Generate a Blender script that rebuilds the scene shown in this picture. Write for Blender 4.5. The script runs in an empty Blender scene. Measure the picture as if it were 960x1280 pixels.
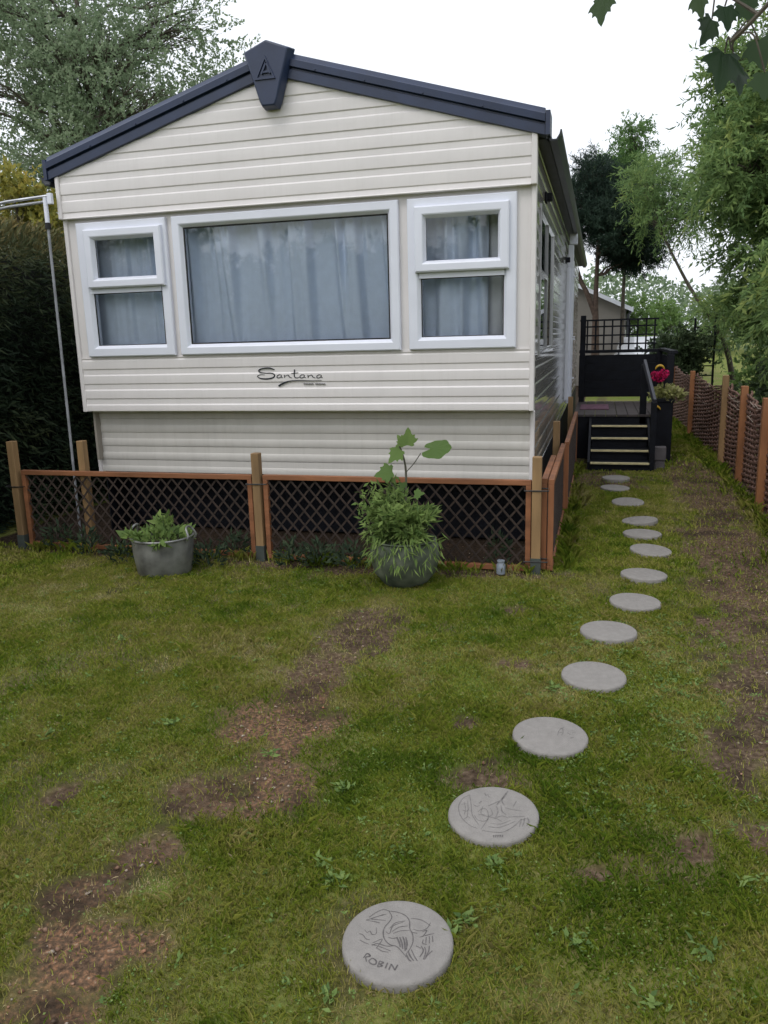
import bpy, bmesh, math, random
import numpy as np
from mathutils import Vector, Matrix
R = math.radians
rng = np.random.default_rng(11)
random.seed(5)
sc = bpy.context.scene
C = sc.collection

# ------------------------------------------------------------------ camera
F_PX, YAW, PITCH, ROLL = 982.9225, R(-15.35018), R(12.41272), R(-1.52073)
CAM = np.array([4.10285, -5.67263, 1.59589])
fw = np.array([math.sin(YAW)*math.cos(PITCH), math.cos(YAW)*math.cos(PITCH), -math.sin(PITCH)])
r0 = np.array([math.cos(YAW), -math.sin(YAW), 0.0]); u0 = np.cross(r0, fw)
rt = math.cos(ROLL)*r0 + math.sin(ROLL)*u0
up = -math.sin(ROLL)*r0 + math.cos(ROLL)*u0
cd = bpy.data.cameras.new('camera'); cam = bpy.data.objects.new('camera', cd); C.objects.link(cam)
M = Matrix.Identity(4)
for i in range(3):
    M[i][0], M[i][1], M[i][2], M[i][3] = rt[i], up[i], -fw[i], CAM[i]
cam.matrix_world = M
cd.sensor_fit = 'VERTICAL'; cd.sensor_height = 24.0; cd.lens = F_PX/1280*24.0
cd.clip_start = 0.05; cd.clip_end = 1000
sc.camera = cam

def at(px, py, ax, v):
    """point of the photograph on the world plane ax = v"""
    d = fw + ((px-480)/F_PX)*rt - ((py-640)/F_PX)*up
    i = 'xyz'.index(ax)
    return CAM + d*((v-CAM[i])/d[i])

# ------------------------------------------------------------------ noise
def _hash(ix, iy, iz, seed):
    with np.errstate(over='ignore'):
        n = (ix.astype(np.int64)*374761393 + iy.astype(np.int64)*668265263 + iz.astype(np.int64)*2147483647 + seed*974711)
        n = (n ^ (n >> 13))*1274126177
        n = n ^ (n >> 16)
    return (n & 0xffff)/65535.0
def vnoise(p, scale=1.0, seed=0):
    p = np.asarray(p, float)*scale
    if p.shape[1] == 2: p = np.c_[p, np.zeros(len(p))]
    i = np.floor(p).astype(np.int64); f = p-i; f = f*f*(3-2*f)
    out = 0
    for dx in (0, 1):
        for dy in (0, 1):
            for dz in (0, 1):
                w = (f[:, 0] if dx else 1-f[:, 0])*(f[:, 1] if dy else 1-f[:, 1])*(f[:, 2] if dz else 1-f[:, 2])
                out = out + w*_hash(i[:, 0]+dx, i[:, 1]+dy, i[:, 2]+dz, seed)
    return out
def fbm(p, scale=1.0, seed=0, octv=3):
    s, a, t = 0, 1.0, 0
    for k in range(octv):
        s = s + a*vnoise(p, scale*2**k, seed+k*17); t += a; a *= .5
    return s/t

# ------------------------------------------------------------------ materials
def new_mat(name):
    m = bpy.data.materials.new(name); m.use_nodes = True
    nt = m.node_tree
    return m, nt, nt.nodes, nt.links, nt.nodes['Principled BSDF']
def mat(name, col, rough=.6, var=.15, scale=8.0, bump=0.0, bscale=60.0, metal=0.0, spec=.5, col2=None, stretch=None, coat=0.0, dirt=0.0):
    m, nt, N, L, b = new_mat(name)
    tc = N.new('ShaderNodeTexCoord')
    src = tc.outputs['Object']
    if stretch:
        mp = N.new('ShaderNodeMapping'); mp.inputs['Scale'].default_value = stretch
        L.new(src, mp.inputs['Vector']); src = mp.outputs['Vector']
    nz = N.new('ShaderNodeTexNoise'); nz.inputs['Scale'].default_value = scale; nz.inputs['Detail'].default_value = 6
    L.new(src, nz.inputs['Vector'])
    cr = N.new('ShaderNodeValToRGB')
    c2 = col2 if col2 else tuple(min(1, c*(1+var)) for c in col)
    c1 = tuple(c*(1-var) for c in col)
    cr.color_ramp.elements[0].position = .3; cr.color_ramp.elements[1].position = .7
    cr.color_ramp.elements[0].color = (*c1, 1); cr.color_ramp.elements[1].color = (*c2, 1)
    L.new(nz.outputs['Fac'], cr.inputs['Fac']); out = cr.outputs['Color']
    if dirt:     # rain streaks and faint green algae
        m3 = N.new('ShaderNodeMapping'); m3.inputs['Scale'].default_value = (9, 9, .55); L.new(tc.outputs['Object'], m3.inputs['Vector'])
        n3 = N.new('ShaderNodeTexNoise'); n3.inputs['Scale'].default_value = 3.0; n3.inputs['Detail'].default_value = 8; n3.inputs['Roughness'].default_value = .7; L.new(m3.outputs[0], n3.inputs['Vector'])
        c3 = N.new('ShaderNodeValToRGB'); c3.color_ramp.elements[0].position = .48; c3.color_ramp.elements[1].position = .78
        L.new(n3.outputs['Fac'], c3.inputs['Fac'])
        mm3 = N.new('ShaderNodeMath'); mm3.operation = 'MULTIPLY'; mm3.inputs[1].default_value = dirt*2.2; L.new(c3.outputs['Color'], mm3.inputs[0])
        x3 = N.new('ShaderNodeMix'); x3.data_type = 'RGBA'; L.new(mm3.outputs[0], x3.inputs[0]); L.new(out, x3.inputs[6]); x3.inputs[7].default_value = (.36, .345, .30, 1); out = x3.outputs[2]
    L.new(out, b.inputs['Base Color'])
    b.inputs['Roughness'].default_value = rough; b.inputs['Metallic'].default_value = metal
    b.inputs['Specular IOR Level'].default_value = spec
    if coat: b.inputs['Coat Weight'].default_value = coat; b.inputs['Coat Roughness'].default_value = .08
    if bump:
        n2 = N.new('ShaderNodeTexNoise'); n2.inputs['Scale'].default_value = bscale; n2.inputs['Detail'].default_value = 5
        L.new(src, n2.inputs['Vector'])
        bp = N.new('ShaderNodeBump'); bp.inputs['Strength'].default_value = bump; bp.inputs['Distance'].default_value = .01
        L.new(n2.outputs['Fac'], bp.inputs['Height']); L.new(bp.outputs['Normal'], b.inputs['Normal'])
    return m
def leaf_mat(name, cols, rough=.5, transl=.3, spec=.16, upn=.7):
    """cols: list of colours along the per-leaf attribute 'tint'"""
    m, nt, N, L, b = new_mat(name)
    a = N.new('ShaderNodeAttribute'); a.attribute_name = 'tint'
    cr = N.new('ShaderNodeValToRGB'); e = cr.color_ramp.elements
    for k, c in enumerate(cols):
        p = k/(len(cols)-1)
        if k == 0: el = e[0]; el.position = 0
        elif k == len(cols)-1: el = e[-1]; el.position = 1
        else: el = e.new(p)
        el.color = (*c, 1)
    L.new(a.outputs['Fac'], cr.inputs['Fac']); L.new(cr.outputs['Color'], b.inputs['Base Color'])
    b.inputs['Roughness'].default_value = rough; b.inputs['Specular IOR Level'].default_value = spec
    if upn:      # soft leaf normals: a clump scatters light like a rounded surface, not like single flat cards
        ge = N.new('ShaderNodeNewGeometry'); va = N.new('ShaderNodeVectorMath'); va.operation = 'ADD'
        va.inputs[1].default_value = (0, 0, upn); L.new(ge.outputs['Normal'], va.inputs[0])
        vn = N.new('ShaderNodeVectorMath'); vn.operation = 'NORMALIZE'; L.new(va.outputs[0], vn.inputs[0]); L.new(vn.outputs[0], b.inputs['Normal'])
    tr = N.new('ShaderNodeBsdfTranslucent'); L.new(cr.outputs['Color'], tr.inputs['Color'])
    mx = N.new('ShaderNodeMixShader'); mx.inputs[0].default_value = transl
    L.new(b.outputs[0], mx.inputs[1]); L.new(tr.outputs[0], mx.inputs[2])
    L.new(mx.outputs[0], N['Material Output'].inputs['Surface'])
    return m
def glass_mat(name, tint=(.97, .98, .99), refl=1.0):
    m, nt, N, L, b = new_mat(name); N.remove(b)
    t = N.new('ShaderNodeBsdfTransparent'); t.inputs[0].default_value = (*tint, 1)
    g = N.new('ShaderNodeBsdfGlossy'); g.inputs['Roughness'].default_value = .015; g.inputs['Color'].default_value = (refl, refl, refl, 1)
    fr = N.new('ShaderNodeFresnel'); fr.inputs['IOR'].default_value = 1.42
    mx = N.new('ShaderNodeMixShader')
    L.new(fr.outputs[0], mx.inputs[0]); L.new(t.outputs[0], mx.inputs[1]); L.new(g.outputs[0], mx.inputs[2])
    L.new(mx.outputs[0], N['Material Output'].inputs['Surface'])
    return m

MT = dict(
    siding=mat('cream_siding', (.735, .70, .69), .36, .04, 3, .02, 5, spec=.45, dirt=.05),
    sidewall=mat('glossy_siding_darkened', (.34, .33, .30), .12, .06, 3, .05, 4, spec=.7, coat=.5),  # same siding as the front, dark reflections of the greenery painted into its colour
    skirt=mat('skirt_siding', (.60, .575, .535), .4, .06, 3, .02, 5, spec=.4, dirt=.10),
    upvc=mat('white_plastic', (.74, .76, .84), .28, .03, 5),
    sideframe=mat('shaded_side_frame', (.30, .30, .31), .15, .05, 4, coat=.5),  # white frame plastic with its shade and dark reflections put into the grey
    navy=mat('navy_trim', (.018, .030, .070), .36, .18, 6, .05, 20),
    gutter=mat('dark_gutter', (.020, .024, .032), .35, .2, 6),
    roof=mat('roof_steel', (.06, .065, .08), .5, .2, 6),
    inside=mat('interior_board', (.30, .27, .23), .7, .1, 4),
    curtain=mat('blue_grey_curtain', (.70, .78, .91), .85, .04, 18, .15, 400),
    sheer=mat('white_sheer', (.92, .93, .95), .85, .06, 10),
    ink=mat('dark_lettering', (.020, .024, .034), .4, .1, 10),
    ink2=mat('grey_lettering', (.20, .20, .21), .5, .1, 10),
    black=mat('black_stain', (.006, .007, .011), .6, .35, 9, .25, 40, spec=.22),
    boards=mat('deck_boards', (.075, .062, .06), .75, .25, 7, .2, 40),
    redwood=mat('stained_timber', (.25, .10, .043), .6, .35, 9, .3, 50, stretch=(1, 1, .25)),
    redrail=mat('stained_rail', (.25, .10, .043), .6, .35, 9, .3, 50, stretch=(.25, 1, 1)),
    fencepost=mat('orange_post', (.30, .125, .05), .65, .3, 9, .3, 50, stretch=(1, 1, .25)),
    treated=mat('treated_post', (.27, .165, .075), .7, .3, 10, .35, 60, stretch=(1, 1, .2)),
    lath=mat('weathered_lath', (.036, .023, .017), .8, .35, 12),
    sleeve=mat('post_sleeve', (.06, .072, .064), .6, .2, 14),
    wire=mat('black_wire', (.012, .012, .012), .5, .1, 5),
    zinc=mat('galvanised_tub', (.20, .20, .195), .42, .35, 9, .12, 30, metal=.45, col2=(.33, .33, .32)),
    glaze=mat('mossy_pot', (.075, .10, .07), .75, .5, 9, .4, 30, spec=.2, col2=(.15, .17, .12)),
    soil=mat('pot_soil', (.035, .026, .019), .95, .4, 30, .6, 80),
    stone=mat('cast_stone', (.245, .228, .210), .9, .06, 30, .3, 200, col2=(.275, .256, .236)),
    engrave=mat('engraved_lines', (.11, .10, .096), .9, .3, 60),
    engrave2=mat('faint_lines', (.17, .158, .148), .9, .2, 60),
    wicker=mat('willow_rods', (.125, .058, .040), .75, .5, 22, .3, 60, col2=(.21, .112, .08)),
    wickert=mat('pale_twig', (.33, .27, .22), .8, .3, 22),
    bark=mat('bark', (.085, .072, .055), .9, .4, 14, .6, 30),
    barkdark=mat('pine_bark', (.075, .05, .038), .9, .4, 14, .6, 30),
    nosing=mat('pale_nosing', (.62, .54, .30), .7, .2, 12),
    steel=mat('aluminium_pole', (.62, .63, .66), .35, .2, 10, metal=.6),
    render=mat('beige_render', (.20, .185, .165), .85, .1, 2),
    carwhite=mat('white_car_paint', (.74, .75, .77), .2, .02, 3, coat=.6),
    rubber=mat('tyre_rubber', (.015, .015, .016), .8, .2, 20),
    yellow=mat('yellow_paint', (.55, .33, .03), .5, .15, 10),
    pink=leaf_mat('geranium_petals', [(.50, .010, .08), (.62, .03, .16)], .6, .2),
    mauve=mat('mauve_mat', (.17, .085, .12), .9, .3, 20),
    greyblock=mat('grey_block', (.10, .09, .095), .8, .2, 12, .2, 40),
    jar=mat('pale_jar', (.24, .27, .31), .2, .1, 10),
    pebble=leaf_mat('pebbles', [(.10, .070, .05), (.22, .11, .065), (.27, .21, .16), (.44, .38, .31), (.36, .16, .085)], .8, 0.0, .35, 0),
)
GLASS = glass_mat('window_glass')
DGLASS = glass_mat('side_glass', (.75, .77, .79))
LM = dict(
    willow=leaf_mat('willow_leaf', [(.07, .135, .050), (.145, .24, .088), (.24, .35, .115), (.38, .44, .13)], .45, .45),
    ash=leaf_mat('grey_green_leaf', [(.10, .155, .085), (.18, .25, .14), (.27, .35, .205), (.40, .46, .31)], .5, .5),
    pine=leaf_mat('pine_needle', [(.012, .026, .018), (.026, .050, .032), (.050, .082, .046)], .5, .12),
    lime=leaf_mat('fresh_leaf', [(.09, .175, .052), (.18, .29, .085), (.29, .40, .13)], .45, .45),
    yel=leaf_mat('yellow_leaf', [(.15, .19, .05), (.33, .30, .06), (.46, .33, .07)], .5, .35),
    hedge=leaf_mat('hedge_leaf', [(.010, .019, .013), (.040, .064, .034), (.095, .115, .050), (.21, .165, .06)], .55, .2),
    shrub=leaf_mat('shrub_leaf', [(.030, .052, .024), (.065, .098, .044), (.11, .15, .065)], .5, .25),
    bright=leaf_mat('bright_leaf', [(.10, .17, .050), (.18, .27, .072), (.27, .36, .11)], .45, .35),
    dim=leaf_mat('dull_leaf', [(.016, .030, .016), (.032, .052, .026), (.055, .078, .038)], .6, .15),
    lemon=leaf_mat('variegated_leaf', [(.18, .21, .05), (.32, .32, .12), (.45, .43, .22)], .5, .3),
    maple=leaf_mat('maple_leaf', [(.016, .036, .016), (.034, .062, .026), (.055, .085, .034)], .38, .22),
    grass=leaf_mat('grass_blade', [(.118, .200, .018), (.235, .305, .032), (.350, .365, .066), (.47, .395, .150), (.68, .56, .33)], .7, .25, .08, 2.5),
)

# ------------------------------------------------------------------ mesh building
ORG = {}
class MB:
    def __init__(s): s.v = []; s.f = []
    def add(s, vs, fs):
        n = len(s.v); s.v += [tuple(map(float, v)) for v in vs]; s.f += [tuple(n+i for i in f) for f in fs]; return s
    def box(s, x0, x1, y0, y1, z0, z1):
        v = [(x, y, z) for x in (x0, x1) for y in (y0, y1) for z in (z0, z1)]
        return s.add(v, [(0, 1, 3, 2), (4, 6, 7, 5), (0, 4, 5, 1), (2, 3, 7, 6), (0, 2, 6, 4), (1, 5, 7, 3)])
    def beam(s, p, q, w, t, side=(0, 0, 1)):
        p, q = np.array(p, float), np.array(q, float); d = (q-p)/np.linalg.norm(q-p)
        a = np.cross(d, side)
        if np.linalg.norm(a) < 1e-4: a = np.cross(d, (1, 0, 0))
        a /= np.linalg.norm(a); b = np.cross(a, d)
        v = [e + sa*a*w/2 + sb*b*t/2 for e in (p, q) for sa, sb in ((-1, -1), (1, -1), (1, 1), (-1, 1))]
        return s.add(v, [(3, 2, 1, 0), (4, 5, 6, 7), (0, 1, 5, 4), (1, 2, 6, 5), (2, 3, 7, 6), (3, 0, 4, 7)])
    def tube(s, pts, rad, n=8, cap=True):
        pts = [np.array(p, float) for p in pts]
        if not hasattr(rad, '__len__'): rad = [rad]*len(pts)
        prev = None; vs = []
        for i, p in enumerate(pts):
            d = pts[min(i+1, len(pts)-1)] - pts[max(i-1, 0)]; d = d/(np.linalg.norm(d)+1e-9)
            if prev is None:
                a = np.cross(d, (0, 0, 1) if abs(d[2]) < .9 else (1, 0, 0))
            else: a = prev - d*(prev@d)
            a = a/(np.linalg.norm(a)+1e-9); prev = a; b = np.cross(d, a)
            vs += [p + rad[i]*(math.cos(t)*a + math.sin(t)*b) for t in np.arange(n)*2*math.pi/n]
        fs = [(i*n+j, i*n+(j+1) % n, (i+1)*n+(j+1) % n, (i+1)*n+j) for i in range(len(pts)-1) for j in range(n)]
        if cap: fs += [tuple(range(n))[::-1], tuple((len(pts)-1)*n+j for j in range(n))]
        return s.add(vs, fs)
    def loft(s, loops, close=True, caps=True):
        n = len(loops[0]); vs = [p for l in loops for p in l]; fs = []
        for i in range(len(loops)-1):
            for j in range(n if close else n-1):
                fs.append((i*n+j, i*n+(j+1) % n, (i+1)*n+(j+1) % n, (i+1)*n+j))
        if caps: fs += [tuple(range(n))[::-1], tuple((len(loops)-1)*n+j for j in range(n))]
        return s.add(vs, fs)
    def lathe(s, prof, cx=0, cy=0, n=40):
        loops = [[(cx+r*math.cos(t), cy+r*math.sin(t), z) for t in np.arange(n)*2*math.pi/n] for r, z in prof]
        return s.loft(loops)
    def prism(s, poly, y0, y1):
        return s.loft([[(x, y0, z) for x, z in poly], [(x, y1, z) for x, z in poly]])
    def grid(s, P):
        P = np.asarray(P, float); a, b = P.shape[:2]
        return s.add(P.reshape(-1, 3), [(i*b+j, i*b+j+1, (i+1)*b+j+1, (i+1)*b+j) for i in range(a-1) for j in range(b-1)])
def finish(o, label=None, cat=None, group=None, kind=None):
    for k, v in (('label', label), ('category', cat), ('group', group), ('kind', kind)):
        if v: o[k] = v
    return o
def obj(name, mb, m, parent=None, origin=None, bevel=0, smooth=None, recalc=True):
    me = bpy.data.meshes.new(name)
    org = ORG[parent.name] if parent else np.array(origin if origin is not None else (0, 0, 0), float)
    v = np.array(mb.v) - org
    me.from_pydata(v.tolist(), [], mb.f); me.materials.append(m)
    if recalc:
        bm = bmesh.new(); bm.from_mesh(me); bmesh.ops.recalc_face_normals(bm, faces=bm.faces); bm.to_mesh(me); bm.free()
    if smooth is not None:
        me.shade_smooth(); me.set_sharp_from_angle(angle=R(smooth))
    o = bpy.data.objects.new(name, me); C.objects.link(o)
    if parent: o.parent = parent
    else: o.location = org
    ORG[o.name] = org
    if bevel:
        b = o.modifiers.new('bevel', 'BEVEL'); b.width = bevel; b.segments = 2; b.limit_method = 'ANGLE'
    return o
def thing(name, label, cat, loc, group=None):
    o = bpy.data.objects.new(name, None); C.objects.link(o); o.location = loc; o.empty_display_size = .1
    ORG[o.name] = np.array(loc, float)
    return finish(o, label, cat, group)
def raw_mesh(name, verts, faces_flat, nper, m, parent=None, tint=None, origin=(0, 0, 0), smooth=False):
    """fast mesh: verts (N,3), faces all with nper corners"""
    org = ORG[parent.name] if parent else np.array(origin, float)
    me = bpy.data.meshes.new(name); n = len(verts); nf = len(faces_flat)//nper
    me.vertices.add(n); me.vertices.foreach_set('co', (verts-org).astype(np.float32).ravel())
    me.loops.add(len(faces_flat)); me.loops.foreach_set('vertex_index', faces_flat.astype(np.int32))
    me.polygons.add(nf); me.polygons.foreach_set('loop_start', (np.arange(nf)*nper).astype(np.int32))
    if smooth: me.polygons.foreach_set('use_smooth', np.ones(nf, bool))
    me.update(calc_edges=True)
    if tint is not None:
        a = me.attributes.new('tint', 'FLOAT', 'POINT'); a.data.foreach_set('value', tint.astype(np.float32))
    me.materials.append(m)
    o = bpy.data.objects.new(name, me); C.objects.link(o)
    if parent: o.parent = parent
    else: o.location = org
    ORG[o.name] = org
    return o
def unit(a): return a/(np.linalg.norm(a, axis=-1, keepdims=True)+1e-9)
def leaf_arrays(c, d, Ln, W, tint, rg, fold=.25, flat=None):
    """leaf quads: base c, direction d"""
    n = len(c); d = unit(d)
    h = rg.normal(size=(n, 3)) if flat is None else rg.normal(size=(n, 3))*flat + np.array([0, 0, 1.0])
    s = unit(np.cross(d, h)); nn = np.cross(s, d)
    Ln = np.broadcast_to(Ln, n)[:, None]; W = np.broadcast_to(W, n)[:, None]
    mid = c + d*Ln*.45
    v = np.stack([c, mid + s*W/2 + nn*W*fold, c + d*Ln - nn*Ln*.08, mid - s*W/2 + nn*W*fold], 1).reshape(-1, 3)
    return v, np.repeat(tint, 4)
def leaf_obj(name, parts, m, parent=None, origin=(0, 0, 0)):
    v = np.concatenate([p[0] for p in parts]); t = np.concatenate([p[1] for p in parts])
    return raw_mesh(name, v, np.arange(len(v)), 4, m, parent, np.clip(t, 0, 1), origin)
def catmull(pts, n=8):
    P = [np.array(p, float) for p in pts]; P = [2*P[0]-P[1]] + P + [2*P[-1]-P[-2]]; out = []
    for i in range(1, len(P)-2):
        for k in range(n):
            t = k/n
            out.append(.5*((2*P[i]) + (P[i+1]-P[i-1])*t + (2*P[i-1]-5*P[i]+4*P[i+1]-P[i+2])*t*t + (3*P[i]-P[i-1]-3*P[i+1]+P[i+2])*t**3))
    out.append(P[-2]); return out

# ------------------------------------------------------------------ world and sun
w = bpy.data.worlds.new('World'); sc.world = w; w.use_nodes = True
N, L = w.node_tree.nodes, w.node_tree.links
SUN_EL, SUN_AZ = R(52), R(205)     # from behind the camera, a little to its left
sky = N.new('ShaderNodeTexSky'); sky.sky_type = 'NISHITA'; sky.sun_disc = False
sky.sun_elevation = SUN_EL; sky.sun_rotation = SUN_AZ; sky.air_density = 1.5; sky.dust_density = 4
hs = N.new('ShaderNodeHueSaturation'); hs.inputs['Saturation'].default_value = .25
L.new(sky.outputs[0], hs.inputs['Color'])
mx = N.new('ShaderNodeMix'); mx.data_type = 'RGBA'; mx.inputs[0].default_value = .72
L.new(hs.outputs[0], mx.inputs[6]); mx.inputs[7].default_value = (9.2, 9.6, 10.4, 1)
bg = N['Background']; L.new(mx.outputs[2], bg.inputs['Color']); bg.inputs['Strength'].default_value = .13
sd = bpy.data.lights.new('sun', 'SUN'); so = bpy.data.objects.new('sun', sd); C.objects.link(so)
sd.energy = .55; sd.angle = R(28); sd.color = (1, .97, .93)
sv = Vector((math.sin(SUN_AZ)*math.cos(SUN_EL), math.cos(SUN_AZ)*math.cos(SUN_EL), math.sin(SUN_EL)))
so.rotation_euler = sv.to_track_quat('Z', 'Y').to_euler(); so.location = (0, -8, 12)
vs = sc.view_settings; vs.view_transform = 'Standard'; vs.look = 'None'; vs.gamma = 1; vs.exposure = 0.18; vs.use_curve_mapping = False
sc.cycles.use_denoising = True
sc.cycles.max_bounces = 6; sc.cycles.transparent_max_bounces = 8

# ------------------------------------------------------------------ the ground
SOIL = [(2.86, -1.66, .27, .42, 0), (2.82, -2.22, .20, .30, .1), (2.83, -2.80, .25, .33, .9), (2.98, -3.25, .20, .22, .7), (2.78, -3.40, .17, .20, .2), (2.84, -2.45, .13, .30, .3), (2.90, -3.03, .14, .16, .6), (2.72, -3.75, .10, .30, .3),
        (2.78, -3.70, .12, .12, .4), (2.66, -3.93, .13, .13, .6), (2.80, -4.13, .19, .18, .9), (2.82, -4.31, .14, .10, .9), (2.24, -3.48, .07, .08, .2),
        (3.73, -3.0, .17, .14, 0), (5.20, 3.0, .38, 2.6, .3), (5.10, .3, .46, 1.7, .25), (5.02, -1.0, .40, .9, .1), (4.93, -1.9, .30, .6, 0), (4.80, -2.5, .16, .4, 0),
        (4.64, -2.72, .11, .28, 0), (4.66, -3.2, .10, .12, .1), (4.20, 3.3, .55, .65, .4), (4.45, 5.0, .7, 1.2, 0), (3.65, -1.18, .14, .10, 0), (3.77, -1.98, .11, .10, .1),
        (3.59, -2.62, .06, .06, 0), (4.45, -3.31, .07, .09, .1), (4.13, -3.50, .06, .05, .1), (2.5, -.47, 1.4, .16, 0), (3.3, -.42, .6, .14, 0), (.5, -.40, 1.3, .14, 0), (1.8, 5, 2.2, 5.2, 0),
        (5.6, 4.0, .12, 6.0, 0)]
def soil_mask(P):
    wob = (fbm(P, 5, 3)-.5)*.9 + (fbm(P, 19, 5)-.5)*.9
    m = np.zeros(len(P)); g = np.zeros(len(P))
    for x, y, a, b, gr in SOIL:
        d = np.sqrt(((P[:, 0]-x)/a)**2 + ((P[:, 1]-y)/b)**2)
        k = np.clip((1.34-d+wob)/.70, 0, 1); m = np.maximum(m, k); g = np.maximum(g, k*gr)
    thin = np.clip((fbm(P, 2.6, 31, 4)-.66)/.10, 0, 1)*.6
    under = (P[:, 1] > -.30) & (P[:, 0] > -.9) & (P[:, 0] < 3.78)
    return np.where(under, 1.0, np.maximum(m, thin)), g
def gheight(P):
    return (fbm(P, 1.1, 41)-.5)*.030 + (fbm(P, 6, 43)-.5)*.016
def coords(lo, hi, step, far):
    c = list(np.arange(lo, hi+1e-6, step)); s = step
    while c[-1] < far: s *= 1.35; c.append(c[-1]+s)
    s = step
    while c[0] > -far: s *= 1.35; c.insert(0, c[0]-s)
    return np.array(c)
gx, gy = coords(-1.2, 6.2, .025, 400), coords(-4.8, 6.0, .025, 400)
GX, GY = np.meshgrid(gx, gy, indexing='ij'); P2 = np.c_[GX.ravel(), GY.ravel()]
sm, sg = soil_mask(P2)
near = np.exp(-(np.maximum(0, np.hypot(P2[:, 0]-2.5, P2[:, 1]-1)-8)/6)**2)
gz = gheight(P2)*near - sm*.012*near + sm*(fbm(P2, 30, 51, 2)-.5)*.02*near - .006
idx = np.arange(len(P2)).reshape(len(gx), len(gy))
q = np.stack([idx[:-1, :-1], idx[1:, :-1], idx[1:, 1:], idx[:-1, 1:]], -1).reshape(-1)
m, nt, N, L, b = new_mat('lawn_and_soil')
def node(t, **k):
    n = N.new(t)
    for a, v in k.items(): n.inputs[a].default_value = v
    return n
tc = node('ShaderNodeTexCoord')
def noise(s, d=6):
    n = node('ShaderNodeTexNoise', Scale=s, Detail=d); L.new(tc.outputs['Object'], n.inputs['Vector']); return n.outputs['Fac']
def ramp(fac, *st):
    n = N.new('ShaderNodeValToRGB'); e = n.color_ramp.elements
    for k, (p, c) in enumerate(st):
        el = e[k] if k < 2 else e.new(p)
        el.position = p; el.color = (*c, 1)
    L.new(fac, n.inputs['Fac']); return n.outputs['Color']
def mixc(f, a, c):
    n = N.new('ShaderNodeMix'); n.data_type = 'RGBA'; L.new(f, n.inputs[0]); L.new(a, n.inputs[6]); L.new(c, n.inputs[7]); return n.outputs[2]
moss = ramp(noise(34), (.30, (.070, .090, .018)), (.50, (.135, .175, .028)), (.72, (.23, .20, .070)))
big = ramp(noise(1.3, 4), (.40, (.115, .175, .022)), (.62, (.21, .175, .070)))
mm = N.new('ShaderNodeMix'); mm.data_type = 'RGBA'; mm.inputs[0].default_value = .45
L.new(moss, mm.inputs[6]); L.new(big, mm.inputs[7])
soilc = ramp(noise(42, 8), (.30, (.046, .030, .018)), (.50, (.105, .072, .046)), (.64, (.170, .120, .080)), (.80, (.27, .21, .15)))
grav = ramp(noise(70, 8), (.33, (.060, .038, .025)), (.50, (.135, .086, .054)), (.62, (.27, .14, .075)), (.78, (.42, .33, .24)))
a1 = node('ShaderNodeAttribute'); a1.attribute_name = 'soil'
a2 = node('ShaderNodeAttribute'); a2.attribute_name = 'gravel'
a3 = node('ShaderNodeAttribute'); a3.attribute_name = 'damp_and_shade'
dark_soil = ramp(noise(50, 8), (.35, (.022, .015, .010)), (.65, (.060, .041, .027)))  # damp soil colour that also paints the shade under the caravan
sc2 = mixc(a3.outputs['Fac'], mixc(a2.outputs['Fac'], soilc, grav), dark_soil)
L.new(mixc(a1.outputs['Fac'], mm.outputs[2], sc2), b.inputs['Base Color'])
b.inputs['Roughness'].default_value = .95; b.inputs['Specular IOR Level'].default_value = .15
bp = node('ShaderNodeBump', Strength=.7, Distance=.02); L.new(noise(85, 8), bp.inputs['Height']); L.new(bp.outputs[0], b.inputs['Normal'])
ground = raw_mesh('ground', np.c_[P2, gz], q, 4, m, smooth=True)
dark_mask = np.where((P2[:, 1] > -.30) & (P2[:, 0] > -.9) & (P2[:, 0] < 3.78), 1.0, np.clip((fbm(P2, 6, 77)-.45)*3.5, 0, .8))  # random damp soil; under the caravan, shade put into the ground colour
for nm, arr in (('soil', sm), ('gravel', sg), ('damp_and_shade', dark_mask)):
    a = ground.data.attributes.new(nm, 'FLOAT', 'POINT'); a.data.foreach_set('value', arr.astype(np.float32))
finish(ground, kind='structure')

STONES = [(497, 1172), (617, 1014), (687.5, 917), (742, 842), (760.6, 787), (793.8, 750), (804.7, 717), (813, 686.6), (802.8, 666), (800, 649), (784.7, 626.6), (768.8, 609), (769.7, 597)]
SP = np.array([at(x, y, 'z', .022)[:2] for x, y in STONES])

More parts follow.
